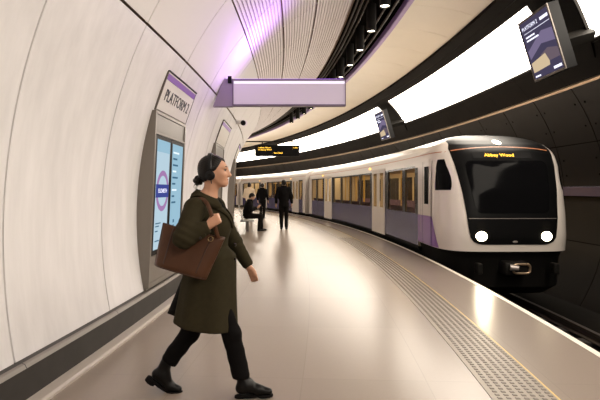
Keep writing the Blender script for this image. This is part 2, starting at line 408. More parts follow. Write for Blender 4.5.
def place_root(root):
    """children were built in world space: shift them into the root's frame"""
    inv=Matrix.Translation(-root.location)
    for c in root.children:
        if c.type=='MESH': c.data.transform(inv)
M['screen']=emis('screen_blue',(.36,.58,.72),.80)
M['screen_pale']=emis('screen_pale',(.50,.66,.76),.85)
M['screen_band']=emis('screen_band',(.78,.88,.95),1.0)
M['screen_ink']=emis('screen_ink',(.10,.26,.42),.5)
M['ring']=emis('ring_purple',(.44,.24,.50),.75)
M['ringbar']=emis('ring_bar',(.07,.09,.36),.7)
def info_unit(y0,w,label,screens):
    th=math.asin((y0-8)/73.8)
    f=unit_frame(th,.02,-.03,2.335,.03)
    pos=f(w/2,0)
    u=empty('information_panel',(pos[0],pos[1],0.02),label=label,cat='panel',group=None)
    slab(f,0,w,0,1,-.20,-.012).build('housing',M['taupe'],u)
    # outer frame
    fr=join(slab(f,0,.045,.12,1,-.014,.016),slab(f,w-.045,w,.12,1,-.014,.016),slab(f,.045,w-.045,.985,1,-.014,.016),slab(f,.045,w-.045,.885,.895,-.014,.016),slab(f,.045,w-.045,.12,.14,-.014,.016))
    fr.build('frame',M['taupe'],u)
    slab(f,.05,w-.05,.895,.985,-.012,.004).build('header_panel',M['taupe_dark'],u)
    slab(f,.05,w-.05,.14,.27,-.012,.004).build('lower_panel',M['taupe'],u)
    if screens:
        sw=(w-.10)/2
        for i in range(2):
            a=.05+i*sw; 
            bz=slab(f,a+.01,a+sw-.01,.275,.882,-.012,.012).build('screen',M['black'],u)
            sc=[slab(f,a+.06,a+sw-.06,.30,.862,.010,.0135).build('screen_glass',M['screen_pale'] if i==0 else M['screen'],bz)]
            # contents
            if i==0:
                sc.append(slab(f,a+.06,a+sw-.06,.80,.862,.0136,.015).build('header_bar',M['screen'],bz))
                uc=a+sw/2; qc=.60; hq=2.34
                R0,R1=.185,.25
                def ringpts(r,d): return [f(uc+r*math.cos(t),qc+ (r*1.0)*math.sin(t)/hq,d) for t in np.linspace(0,2*PI,41)]
                mb=MB(); mb.grid([ringpts(R0,.0165),ringpts(R1,.0165)]); sc.append(mb.build('roundel_ring',M['ring'],bz))
                sc.append(slab(f,uc-.25,uc+.25,qc-.034,qc+.034,.014,.018).build('roundel_bar',M['ringbar'],bz))
                o=Vector(f(uc,qc,.0195)); ex=Vector(f(uc+.1,qc,.0195))-o; ey=Vector(f(uc,qc+.05,.0195))-o
                sc.extend(text_mesh('roundel_name','ELIZABETH',.07,M['white_e'],frame(o,ex,ey),bz,ext=.0005))
                for q,ww in ((.43,.2),(.415,.14),(.39,.1),(.34,.16)):
                    sc.append(slab(f,a+.1,a+.1+ww,q,q+.006,.0136,.015).build('text_line',M['screen_ink'],bz))
            else:
                for j in range(9):
                    q=.81-j*.035; ww=(.28,.2,.24,.17,.26,.15,.22,.12,.19)[j]
                    sc.append(slab(f,a+.1,a+.1+ww,q,q+.010,.0136,.015).build('text_line',M['screen_band' if j%3==0 else 'screen_ink'],bz))
                for j in range(3): sc.append(slab(f,a+.2,a+.26,.36+j*.03,.378+j*.03,.0136,.015).build('text_block',M['screen_ink'],bz))
            inv=Matrix.Translation(-u.location)
            for s_ in sc: s_.data.transform(inv)
    place_root(u)
    return u
def wall_sign(y0,y1,label,txt,h0=2.36,h1=2.785):
    th=math.asin((y0-8)/73.8); w=(y1-y0)*1.0
    f=unit_frame(th,h0,.018,h1,.014)
    pos=f(w/2,0)
    u=empty('platform_sign',pos,label=label,cat='sign')
    slab(f,0,w,0,1,-.05,.0).build('board',M['signwhite'],u); join(slab(f,-.014,0,0,1,-.05,.003),slab(f,w,w+.014,0,1,-.05,.003),slab(f,-.014,w+.014,-.03,0,-.05,.003)).build('edge_frame',M['taupe_dark'],u)
    slab(f,.012,w-.012,.80,.955,-.0,.004).build('purple_band',M['signpurple'],u)
    slab(f,-.012,w+.012,1.0,1.03,-.05,.012).build('top_edge',M['black'],u)
    if txt:
        o=Vector(f(w*.50,.42,.003)); ex=Vector(f(w*.6,.42,.003))-o; ey=Vector(f(w*.5,.6,.003))-o
        text_mesh('lettering',txt,.20,M['ink'],frame(o,ex,ey),u,ext=.0015,sx=.96)
    place_root(u); return u
wall_sign(5.76,7.10,'white board with purple top band reading PLATFORM 2 on the curved wall','PLATFORM 2')
info_unit(5.70,1.36,'tall bronze information panel with two lit blue screens under the platform sign',True)
wall_sign(9.8,11.2,'white sign with purple band on the wall just past the blank light box',None)
info_unit(9.7,1.3,'tall taupe wall panel behind the head of the woman in the green coat',False)
wall_sign(14.9,16.4,'small white and purple sign board farthest along the curved wall',None)
info_unit(14.8,1.7,'tall taupe wall panel nearest the seated person',False)
# cctv camera on the wall
th=math.asin((11.7-8)/73.8); r,h=wallpt(th,3.0); p=Vector(P(r,th,3.0))
cc=empty('security_camera',p,label='small security camera on a pale bracket high on the curved wall',cat='camera')
MB().box(-.05,.16,-.05,.05,-.04,.05,bev=.01).build('bracket',M['signwhite'],cc)
b=MB(); b.tube([(.17,.10,.0),(.17,-.16,-.03)],.065,14); b.build('camera_body',M['lbface'],cc,smooth=40)
b=MB(); b.tube([(.17,-.155,-.03),(.17,-.22,-.037)],[.062,.055],14); b.build('lens_hood',M['black'],cc,smooth=40)
# ------------------------------------------------------------------ hanging departure indicator
Yd=20.8; sx=(lambda px:(px-300)*Yd/500); sh=lambda py:1.42-(py-190)*Yd/500
d=empty('departure_board',(sx(277),Yd,sh(150)),label='black hanging departure board with amber text over the far platform',cat='board')
x0,x1=sx(255),sx(299.5)
MB().box(x0,x1,Yd-.09,Yd+.09,sh(156.3),sh(145.2),bev=.012).build('case',M['blackmetal'],d)
MB().box(x0+.03,x1-.03,Yd-.096,Yd-.088,sh(155.6),sh(145.9)).build('display',M['black'],d)
MB().box(sx(243),sx(298.5),Yd-.03,Yd+.03,sh(142.1),sh(141.1)).build('support_bar',M['blackmetal'],d)
for px in (262.3,293): MB().box(sx(px)-.02,sx(px)+.02,Yd-.02,Yd+.02,sh(145.3),sh(141.5)).build('hanger',M['blackmetal'],d)
for px,py,body,al,s in ((258,147.9,'1 Abbey Wood','LEFT',.082),(258,150.0,'via Canary Wharf','LEFT',.078),(297.6,147.9,'1 min','RIGHT',.085),(278.5,153.1,'Stand back','CENTER',.085)):
    text_mesh('amber_text',body,s*.95,M['amber'],frame((sx(px),Yd-.099,sh(py)),(1,0,0),(0,0,1)),d,align=al,sx=1.08,ext=.001)
place_root(d)
# ------------------------------------------------------------------ big tilted screens on the track side
M['scr_bg']=emis('screen_violet',(.07,.06,.11),.8)
M['scr_cream']=emis('screen_cream',(.72,.56,.36),.8)
M['scr_mid']=emis('screen_mid',(.16,.12,.15),.8)
M['scr_lav']=emis('screen_lav',(.21,.17,.29),.8)
def big_screen(th,label):
    S=.925
    def G(x,y,h): # photo based local frame: x radial, y along, h
        return P(79.55+x,th+ (y)/79.6,h)
    u=empty('platform_screen',P(79.75,th,4.1),label=label,cat='screen',group=None)
    r_top,h_top,r_bot,h_bot=79.52,4.62,79.86,3.50; W=1.10
    def f(a,q,d=0.):   # a 0..1 towards the camera, q 0..1 up ; d out of face
        n=Vector((-(h_top-h_bot),-(r_top-r_bot)*-1*-1)); 
        rr=r_bot+(r_top-r_bot)*q; hh=h_bot+(h_top-h_bot)*q
        nx,nh=-.96,-.283
        return P(rr+nx*d,th-(a-.5)*W/79.6,hh+nh*d)
    def sl(a0,a1,q0,q1,d0,d1):
        mb=MB(); v=[f(a0,q0,d1),f(a1,q0,d1),f(a1,q1,d1),f(a0,q1,d1),f(a0,q0,d0),f(a1,q0,d0),f(a1,q1,d0),f(a0,q1,d0)]
        return mb.add(v,[(0,1,2,3),(7,6,5,4),(0,4,5,1),(1,5,6,2),(2,6,7,3),(3,7,4,0)])
    sl(0,1,0,1,-.20,-.012).build('case',M['black'],u)
    join(sl(0,1,0,.035,-.012,.008),sl(0,1,.965,1,-.012,.008),sl(0,.03,.035,.965,-.012,.008),sl(.97,1,.035,.965,-.012,.008)).build('bezel',M['taupe_dark'],u)
    dp=sl(.03,.97,.035,.965,-.012,-.004).build('display',M['scr_bg'],u)
    sub=[]
    def quad(pts,m,nm,d=-.002):
        mb=MB(); mb.add([f(a,q,d) for a,q in pts],[tuple(range(len(pts)))]); sub.append(mb.build(nm,M[m],dp))
    quad([(.08,.36),(.52,.52),(.94,.47),(.94,.66),(.62,.70),(.06,.50)],'scr_lav','picture')
    quad([(.06,.14),(.06,.30),(.55,.36),(.62,.22),(.60,.16)],'scr_cream','picture',-.001)
    quad([(.40,.36),(.66,.42),(.94,.36),(.94,.22),(.62,.22)],'scr_mid','picture',-.0015)
    def tx(a,q,body,s,al='LEFT'):
        o=Vector(f(a,q,.0)); ex=Vector(f(a+.1,q,0))-o; ey=Vector(f(a,q+.1,0))-o
        sub.extend(text_mesh('screen_text',body,s,M['white_e'],frame(o,ex,ey),dp,al and .0006,al))
    tx(.07,.86,'PLATFORM 2',.10)
    for a0,a1,q0,q1 in ((.68,.93,.84,.885),(.10,.94,.775,.782),(.12,.42,.70,.725),(.12,.52,.645,.67),(.07,.25,.06,.085),(.68,.92,.07,.11)):
        quad([(a0,q0),(a1,q0),(a1,q1),(a0,q1)],'white_e','text_line',.0)
    # mounting post and backing panel against the wall
    a0,a1=.1,.9
    ang=lambda a,rho:TP(a,th,rho)
    def tp(a,rho,y): 
        return TP(a,th-(y-.28-(64-a)/18*1.0)/81,rho)
    mb=MB(); ra=[tp(a,RHO-.07,-.12) for a in np.linspace(65,42,10)]; rb=[tp(a,RHO-.07,1.12) for a in np.linspace(65,42,10)]
    rc=[tp(a,RHO+.02,-.12) for a in np.linspace(65,42,10)]; rd=[tp(a,RHO+.02,1.12) for a in np.linspace(65,42,10)]
    mb.grid([rc,ra,rb,rd]); mb.build('backing_panel',M['darkband'],u,smooth=30)
    p0=Vector(f(.5,.45,-.15)); q0=Vector(TP(48,th,RHO-.03)); 
    MB().tube([p0,q0],.13,4).build('mounting_arm',M['blackmetal'],u)
    place_root(u)
    inv=Matrix.Translation(-u.location)
    for s_ in sub: s_.data.transform(inv)
    return u
big_screen(math.asin((9.1-8)/79.6),'large tilted platform screen at the top right, near the camera')
big_screen(math.asin((20.6-8)/79.6),'smaller looking tilted screen farther along the luminous band')

# purple glow from the strip on top of the light box, washing the wall and ceiling panels
al=bpy.data.lights.new('purple_wash','AREA'); al.energy=17; al.color=(.52,.24,1.0); al.shape='RECTANGLE'; al.size=.5; al.size_y=.3
ao=bpy.data.objects.new('purple_wash',al); COL.objects.link(ao); ao.parent=sb; ao.location=(-.10,.02,.48); ao.rotation_euler=Vector((-.95,-.6,.55)).to_track_quat('-Z','Y').to_euler()
# ------------------------------------------------------------------ the train
M['t_cream']=pbr('train_cream',(.72,.66,.60),.28,coat=.4,spec=.5)
M['t_purple']=pbr('train_lower_lavender',(.046,.037,.120),.25,spec=.25)
M['t_violet']=pbr('train_violet',(.20,.075,.33),.28,coat=.4)
M['t_lav']=pbr('train_pale_lavender',(.46,.40,.56),.25,coat=.4)
M['t_band']=pbr('train_window_band',(.010,.008,.007),.2,spec=.2)
M['t_stripe']=pbr('train_cantrail_stripe',(.45,.16,.06),.4)
M['t_roof']=pbr('train_roof',(.55,.49,.43),.3)
M['t_under']=pbr('train_underframe',(.005,.0045,.004),.7,spec=.1)
M['t_glass']=glass('train_window_glass',(.72,.58,.38),gloss=.22,base=.0)
M['t_mask']=pbr('train_mask_black',(.004,.004,.0042),.4,spec=.08)
M['t_screen']=pbr('train_windscreen_glass',(.004,.004,.0045),.10,spec=.03)
M['t_int']=pbr('train_interior_cream',(.62,.52,.38),.5)
M['t_floor']=pbr('train_interior_floor',(.10,.09,.09),.5)
M['t_seat']=pbr('train_seat_purple',(.12,.07,.16),.8)
M['t_pole']=pbr('train_pole_yellow',(.75,.5,.10),.35)
M['t_light']=emis('train_interior_light',(1.,.84,.58),5.5)
M['t_head']=emis('headlight',(1.,.86,.55),22.)
M['t_mark']=emis('marker_light',(1.,.88,.70),6.)
M['t_orange']=emis('door_indicator',(1.,.45,.05),4.)
M['t_rub']=pbr('train_rubber',(.02,.02,.02),.7)
M['t_pan']=pbr('train_exterior_trim',(.35,.31,.29),.3,metal=.4)
NOSE=9.45; THN=(NOSE-8)/R_TRACK
def T(x,d,h): return P(R_TRACK+x,THN+d/R_TRACK,h)
HW=1.30
ROOF=[(1.30,.10),(1.30,.60),(1.30,1.95),(1.285,2.12),(1.24,2.25),(1.14,2.38),(1.0,2.47),(.84,2.54),(.62,2.60),(.33,2.64),(.0,2.65)]
def Wd(h):
    hs=[p[1] for p in ROOF]; ws=[p[0] for p in ROOF]
    return float(np.interp(h,hs,ws))
train=empty('train',(*P(R_TRACK,THN+9/R_TRACK,0)[:2],-1.12),label='white and purple passenger train curving along the platform edge',cat='train')
WB,WT=.88,1.93
def side_x(h): return Wd(h)
def coach(d0,d1,doors,panes,front=False):
    """near and far side built from cells, roof lofted, windows and doors as sub-parts"""
    mats=[M['t_cream'],M['t_purple'],M['t_band'],M['t_stripe'],M['t_roof'],M['t_lav'],M['t_under']]
    mb=MB()
    hs=[.10,.16,.50,.86,WB,WT,1.98,2.06,2.185,2.205,2.30]
    cuts={d0,d1,d1-.55}|(set() if front else {d0+.6})
    for a,b in doors: cuts|={a,b}
    for a,b in panes: cuts|={a,b}
    for x in np.arange(d0,d1,1.0): cuts.add(float(x))
    cs=sorted(cuts); cc=[cs[0]]
    for c in cs[1:]:
        if c-cc[-1]>.02: cc.append(c)
        elif c in (d1,): cc[-1]=c
    inside=lambda v,S:any(a-.011<=v[0] and v[1]<=b+.011 for a,b in S)
    lo=min(a for a,b in panes)-.06; hi=max(b for a,b in panes)+.06
    for sgn in (-1,1):
        for i in range(len(cc)-1):
            a,b=cc[i],cc[i+1]
            for k in range(len(hs)-1):
                h0,h1=hs[k],hs[k+1]
                if inside((a,b),doors) and h0>=.1 and h1<=2.07: continue
                if h0>=WB-.001 and h1<=WT+.001 and inside((a,b),panes): continue
                if h0<.15: m=6
                elif h1<=WB: m=1
                elif h1<=WT: m=2 if any(abs(a-q[1])<.35 or abs(b-q[0])<.35 for q in panes) else 5
                elif h1<=2.19: m=0
                elif h1<=2.21: m=3
                else: m=4
                if .1<h0 and h1<=2.19 and (a<d0+.6-.001 and not front or b>d1-.55+.001): m=0
                if h0>=WT-.001 and h1<=1.99: m=2 if (a>lo and b<hi) else 0
                q=[T(sgn*side_x(h0),a,h0),T(sgn*side_x(h0),b,h0),T(sgn*side_x(h1),b,h1),T(sgn*side_x(h1),a,h1)]
                mb.add(q if sgn<0 else q[::-1],[(0,1,2,3)],m)
    # roof
    rp_=[(-w,h) for w,h in ROOF if h>=2.30]; rp_=[(-Wd(2.30),2.30)]+rp_; rp_+= [(-x,h) for x,h in rp_[::-1][1:]]
    mb.grid([[T(x,d,h) for x,h in rp_] for d in np.linspace(d0,d1,int((d1-d0)/.8)+2)],4)
    # end walls
    for d in (d0,d1):
        if front and d==d0: continue
        pts=[(-w,h) for w,h in ROOF]+[(w,h) for w,h in ROOF[::-1][1:]]
        mb.add([T(x,d,h) for x,h in pts],[tuple(range(len(pts)))],0)
    body=mb.build('coach_body',mats,train,smooth=30)
    # glass
    for sgn in (-1,1):
        for a,b in panes:
            g=MB(); g.grid([[T(sgn*(HW-.012),a+(b-a)*t,h) for h in (WB,WT)] for t in np.linspace(0,1,3)]); g.build('window',M['t_glass'],body)
        for a,b in doors:
            w=(b-a)/2
            for j in range(2):
                x0,x1=a+j*w+.008,a+(j+1)*w-.008
                wx0,wx1=x0+.15,x1-.15
                xs=HW+.012
                g=MB()
                for (u0,u1,h0,h1) in ((x0,wx0,.11,2.06),(wx1,x1,.11,2.06),(wx0,wx1,.11,.90),(wx0,wx1,1.93,2.06)):
                    g.grid([[T(sgn*xs,u,h) for h in (h0,h1)] for u in (u0,u1)])
                g.grid([[T(sgn*xs,u,h) for h in (.11,2.06)] for u in (x0,x0)]); 
                g.grid([[T(sgn*(xs-.05*t),x0,h) for h in (.11,2.06)] for t in (0,1)]); g.grid([[T(sgn*(xs-.05*t),x1,h) for h in (.11,2.06)] for t in (0,1)])
                dd=g.build('door',M['t_cream'],body)
                gl=MB(); gl.grid([[T(sgn*(xs-.015),u,h) for h in (.90,1.93)] for u in (wx0,wx1)])
                dd.data.materials.append(M['t_glass']); 
                # glass lives in the door's own mesh
                n0=len(dd.data.vertices); me=dd.data
                bm=bmesh.new(); bm.from_mesh(me); vs_=[bm.verts.new(p) for p in gl.v]; f_=bm.faces.new([vs_[i] for i in gl.f[0]]); f_.material_index=1; bm.to_mesh(me); bm.free()
            if sgn<0:
                t=MB(); t.box(-.02,.02,-.05,.05,-.025,.025,bev=.006); il=t.build('door_indicator',M['t_orange'],body); 
                il.data.transform(Matrix.Translation(T(-(HW-.01),b+.35 if not front else b+.35,2.11)))
                s=MB(); s.grid([[T(-HW-.05+.06*t,a+(b-a)*q,.09-.02*t) for t in (0,1)] for q in (0,1)]); s.build('door_sill',M['t_pan'],body)
    # inside
    it=MB()
    it.grid([[T(x,d,.13) for x in (-1.25,1.25)] for d in np.linspace(d0+.1,d1-.1,12)],0); it.build('interior_floor',M['t_floor'],body)
    it=MB(); it.grid([[T(x,d,h) for x,h in ((-1.22,2.10),(-.75,2.2),(-.5,2.22))] for d in np.linspace(d0+.1,d1-.1,12)]); it.grid([[T(x,d,h) for x,h in ((.5,2.22),(.75,2.2),(1.22,2.1))] for d in np.linspace(d0+.1,d1-.1,12)]); it.build('interior_ceiling',M['t_int'],body)
    it=MB(); it.grid([[T(x,d,2.225) for x in (-.5,.5)] for d in np.linspace(d0+.1,d1-.1,12)]); it.build('ceiling_light',M['t_light'],body)
    for sgn in (-1,1):
        prev=d0+.3
        for a,b in sorted(doors)+[(d1-.3,d1)]:
            if a-prev>1.2:
                s=MB(); dd=np.linspace(prev+.3,a-.3,6); s.grid([[T(sgn*x,d,h) for x,h in ((.78,.16),(.78,.55),(1.12,.52),(1.22,.98),(1.24,1.0))] for d in dd]); s.build('seat_row',M['t_seat'],body)
                for q in (prev+.25,(prev+a)/2,a-.25):
                    p=MB(); p.tube([T(sgn*.74,q,.13),T(sgn*.74,q,2.18)],.018,6); p.build('grab_pole',M['t_pole'],body)
            prev=b
    # cream lining of the window piers and of the walls under and over the windows
    for sgn in (-1,1):
        ln=MB(); xi=sgn*(HW-.05)
        for i in range(len(cc)-1):
            a,b=cc[i],cc[i+1]
            if inside((a,b),doors): continue
            for h0,h1 in ((.14,WB),(WB,WT),(WT,2.1)):
                if h0==WB and inside((a,b),panes): continue
                ln.grid([[T(xi,d,h) for h in (h0,h1)] for d in (a,b)])
        ln.build('interior_lining',M['t_int'],body)
    # underframe
    u=MB(); dd=np.linspace(d0,d1,14)
    u.grid([[T(x,d,h) for x,h in ((-1.29,.10),(-1.24,.02),(-1.05,-.05),(-1.05,-.62),(1.05,-.62),(1.05,-.05),(1.24,.02),(1.29,.10))] for d in dd]); u.build('underframe',M['t_under'],body)
    for q in (d0+2.6,d1-2.6):
        for dq in (-1.05,1.05):
            for s_ in (-1,1):
                wv=MB(); c=Vector(T(s_*.75,q+dq,-.476)); ax=Vector(T(s_*.75+.06,q+dq,-.49))-c
                wv.tube([c-ax,c+ax],.42,20); wv.build('wheel',M['t_under'],body)
    return body
coach(2.0,17.7,[(5.27,6.85),(13.25,14.65)],[(2.25,3.15),(3.40,4.90),(7.15,8.50),(8.70,10.0),(10.2,11.5),(11.7,12.9),(15.0,16.1),(16.3,17.2)],True)
def gangway(d0,d1):
    g=MB(); n=6
    ds=np.linspace(d0,d1,2*n+1)
    for i,d in enumerate(ds):
        pass
    g.grid([[T(x*(.84 if i%2 else .79),d,.12+(h-.1)*(.955 if i%2 else .94)) for x,h in [(-w,h) for w,h in ROOF]+[(w,h) for w,h in ROOF[::-1][1:]]] for i,d in enumerate(ds)])
    g.build('gangway_bellows',M['t_rub'],train)
gangway(17.7,18.55)
coach(18.55,34.2,[(20.0,21.5),(27.5,29.0)],[(19.2,19.85),(21.9,23.2),(23.4,24.7),(24.9,26.1),(26.3,27.2),(29.4,30.6),(30.8,32.0),(32.2,33.4)])
gangway(34.2,34.75)
coach(34.75,44,[(36.4,37.9)],[(35.1,36.1),(38.2,39.4),(39.6,40.8),(41,42.2)])
# ---- the cab: one smooth nose
LT=[(.10,1.90),(.25,1.97),(.5,2.0),(.9,1.97),(1.4,1.86),(1.9,1.66),(2.2,1.46),(2.35,1.27),(2.45,1.06),(2.52,.86),(2.58,.63),(2.63,.32),(2.65,.03)]
WTb=[(.10,1.27),(.25,1.29),(.6,1.30),(1.95,1.30),(2.12,1.285),(2.25,1.235),(2.38,1.135),(2.47,1.0),(2.54,.84),(2.60,.62),(2.64,.33),(2.65,.03)]
def smooth_interp(tab,h):
    xs=np.array([t[0] for t in tab]); ys=np.array([t[1] for t in tab]); return float(np.interp(h,xs,ys))
Lh=lambda h:smooth_interp(LT,h); Wh=lambda h:smooth_interp(WTb,h)
NE=5.2
def nose(x,h,off=0.):
    """front surface point at lateral x, height h"""
    w,L=Wh(h),Lh(h); q=max(0.,1-(abs(x)/w)**NE)
    v=L*q**(1/NE)
    return T(x,2.0-v-off,h)
def side(v,h,off=0.,sgn=-1):
    w,L=Wh(h),Lh(h); q=max(0.,1-(abs(v)/L)**NE)
    return T(sgn*(w*q**(1/NE)+off),2.0-v,h)
hsn=list(np.linspace(.25,2.1,20))+list(np.linspace(2.15,2.649,26))
mb=MB(); rows=[]
for h in hsn:
    w,L=Wh(h),Lh(h); row=[]
    for t in np.linspace(0,PI,73):
        c,s=math.cos(t),math.sin(t)
        row.append(T(-w*math.copysign(abs(c)**(2/NE),c),2.0-L*max(s,0)**(2/NE),h))
    rows.append(row)
mb.grid(rows)
cab=mb.build('cab',[M['t_cream']],train,smooth=40)
def patch(name,rows,mat,sm=True,par=None):
    g=MB(); g.grid(rows); return g.build(name,mat,par or cab,smooth=sm)
# black mask
def Am(h): return smooth_interp([(.385,.60),(.40,.68),(.44,.76),(.52,.82),(.7,.85),(1.2,.90),(1.8,.975),(2.1,1.02),(2.25,1.03),(2.38,.97),(2.46,.95),(2.54,.80),(2.60,.58),(2.64,.31),(2.648,.1)],h)
hm=[.385,.39,.40,.42,.44,.48,.52]+list(np.linspace(.6,2.2,22))+list(np.linspace(2.25,2.648,26))
patch('front_mask',[[nose(Am(h)*a,h,.010) for a in np.linspace(-1,1,41)] for h in hm],M['t_mask'])
# windscreen
def Aw(h): return smooth_interp([(.98,.60),(1.0,.66),(1.05,.70),(1.3,.74),(1.8,.80),(1.92,.80),(1.98,.76),(2.0,.70)],h)
patch('windscreen',[[nose(Aw(h)*a,h,.020) for a in np.linspace(-1,1,31)] for h in [.98,.99,1.0,1.05]+list(np.linspace(1.1,1.92,12))+[1.95,1.98,2.0]],M['t_screen'])
patch('destination_display',[[nose(x,h,.022) for x in np.linspace(-.62,.55,12)] for h in (2.045,2.11,2.175)],M['black'])
o=Vector(nose(-.10,2.11,.026)); ex=Vector(nose(.0,2.11,.026))-o; ey=Vector(nose(-.10,2.14,.026))-o
text_mesh('destination_text','Abbey Wood',.108,M['amber'],frame(o+Vector((0,-.012,0)),ex,ey),cab,ext=.001)
patch('orange_stripe',[[nose(x,2.23+.07*(1-(x/.95)**2)-.02,.013+q*0) if not q else nose(x,2.25+.07*(1-(x/.95)**2)-.02,.013) for x in np.linspace(-1.0,.95,30)] for q in (0,1)],M['t_stripe'])
def disc(name,cx,ch,rx,rh,mat,off=.02,dome=.03):
    rows=[]
    for k in range(7):
        q=k/6; rows.append([nose(cx+rx*q*math.cos(t),ch+rh*q*math.sin(t),off+dome*(1-q*q)) for t in np.linspace(0,2*PI,25)])
    return patch(name,rows,mat)
for sx_ in (-.62,.62):
    disc('headlight_ring',sx_,.545,.185,.155,M['t_pan'],.012,.012) if False else None
    disc('headlight',sx_,.545,.105,.09,M['t_head'])
    patch('light_cluster',[[nose(sx_+a*.08,h,.013) for a in np.linspace(-1,1,5)] for h in np.linspace(.68,.82,4)],M['t_under'])
disc('marker_light',.0,2.40,.085,.06,M['t_mark'],.03,.06)
disc('front_emblem',.02,.44,.05,.022,M['t_pan'],.014,.006)
patch('front_seam',[[nose(x,h,.012) for x in np.linspace(-.84,.84,20)] for h in (.875,.885)],M['t_pan'])
# stripe and patches on both cab sides
for sgn in (-1,1):
    patch('cantrail_stripe',[[side(v,h,.004,sgn) for v in np.linspace(-.02,1.30,14)] for h in (2.185,2.205)],M['t_stripe'])
    patch('violet_patch',[[side(t*(1.05+.35*(.87-h)/.62),h,.004,sgn) for t in np.linspace(0,1,12)] for h in np.linspace(.26,.87,8)],M['t_violet'])
    patch('cab_door',[[side(v,h,.012,sgn) for v in np.linspace(.42,1.02,6)] for h in (.14,.5,1.0,1.5,2.03)] if False else [[side(v,h,.012,sgn) for v in np.linspace(.42,1.02,6)] for h in (.88,1.2,1.6,2.03)],M['t_cream'])
    patch('cab_door_lower',[[side(v,h,.012,sgn) for v in np.linspace(.42,1.02,6)] for h in (.26,.5,.87)],M['t_violet'])
    patch('cab_door_window',[[side(v,h,.016,sgn) for v in np.linspace(.56,.86,5)] for h in np.linspace(1.12,1.92,5)],M['t_screen'])
    for vv in (.42,1.02):
        patch('door_gap',[[side(vv+q,h,.014,sgn) for q in (-.008,.008)] for h in np.linspace(.26,2.03,6)],M['t_rub'])
    patch('handrail',[[side(.34+q,h,.03,sgn) for q in (-.012,.012)] for h in np.linspace(.5,1.25,4)],M['t_pan'])
    patch('cab_side_window',[[side(1.22+t*(.46-.30*((h-1.42)/.62)**1.6),h,.010,sgn) for t in np.linspace(0,1,8)] for h in np.linspace(1.42,2.04,9)],M['t_screen'])
# skirt and coupler
mb=MB(); rows=[]
for h,k in ((.255,1.0),(.24,.985),(.20,.96),(.10,.94),(-.45,.92),(-.62,.80),(-.62,.05)):
    row=[]
    for t in np.linspace(0,PI,49):
        c,s=math.cos(t),math.sin(t)
        row.append(T(-1.29*k*math.copysign(abs(c)**(2/NE),c),2.0-1.965*k*max(s,0)**(2/NE),h))
    rows.append(row)
mb.grid(rows); mb.build('front_skirt',M['t_under'],cab,smooth=40)
cp=MB(); O=Vector(T(.02,-.06,-.05)); ex=(Vector(T(.12,-.06,-.05))-O).normalized(); ey=(Vector(T(.02,-.3,-.05))-O).normalized()
MM=Matrix((ex,-ey,Vector((0,0,1)))).transposed().to_4x4(); MM.translation=O
cp.box(-.24,.24,-.06,.30,-.13,.12,M=MM,bev=.05)
cpl=cp.build('coupler',M['blackmetal'],cab,smooth=30)
rg=MB(); rr=[]
for k in range(33):
    t=2*PI*k/32; c,s=math.cos(t),math.sin(t)
    rr.append(MM@Vector((.06+.16*math.copysign(abs(c)**.5,c),-.08,.0+.085*math.copysign(abs(s)**.5,s))))
rg.tube(rr,.022,8,cap=False); rg.build('coupler_ring',M['trimmetal'],cpl,smooth=True)
rg=MB(); rg.tube([MM@Vector((-.16,-.09,.03)),MM@Vector((-.02,-.13,.02))],[.06,.045],12); rg.build('coupler_cone',M['t_pan'],cpl,smooth=40)
for s_ in (-.72,.72):
    g=MB(); g.box(s_-.05,s_+.05,-.09,.1,-.10,.10,M=MM,bev=.02); g.build('buffer_box',M['blackmetal'],cab)
inv=Matrix.Translation(-train.location)
for o in bpy.data.objects:
    q=o
    while q.parent: q=q.parent
    if q is train and o.type=='MESH': o.data.transform(inv)
sp=bpy.data.lights.new('headlight_beam','SPOT')
for s_ in (-.62,.62):
    sp=bpy.data.lights.new('headlight_beam','SPOT'); sp.energy=90; sp.color=(1,.84,.6); sp.spot_size=math.radians(50); sp.spot_blend=.8; sp.shadow_soft_size=.1
    so=bpy.data.objects.new('headlight_beam',sp); COL.objects.link(so); so.parent=train
    p=Vector(nose(s_,.545,.12)); so.location=p-train.location
    so.rotation_euler=(Vector(T(s_,-3,.1))-p).to_track_quat('-Z','Y').to_euler()
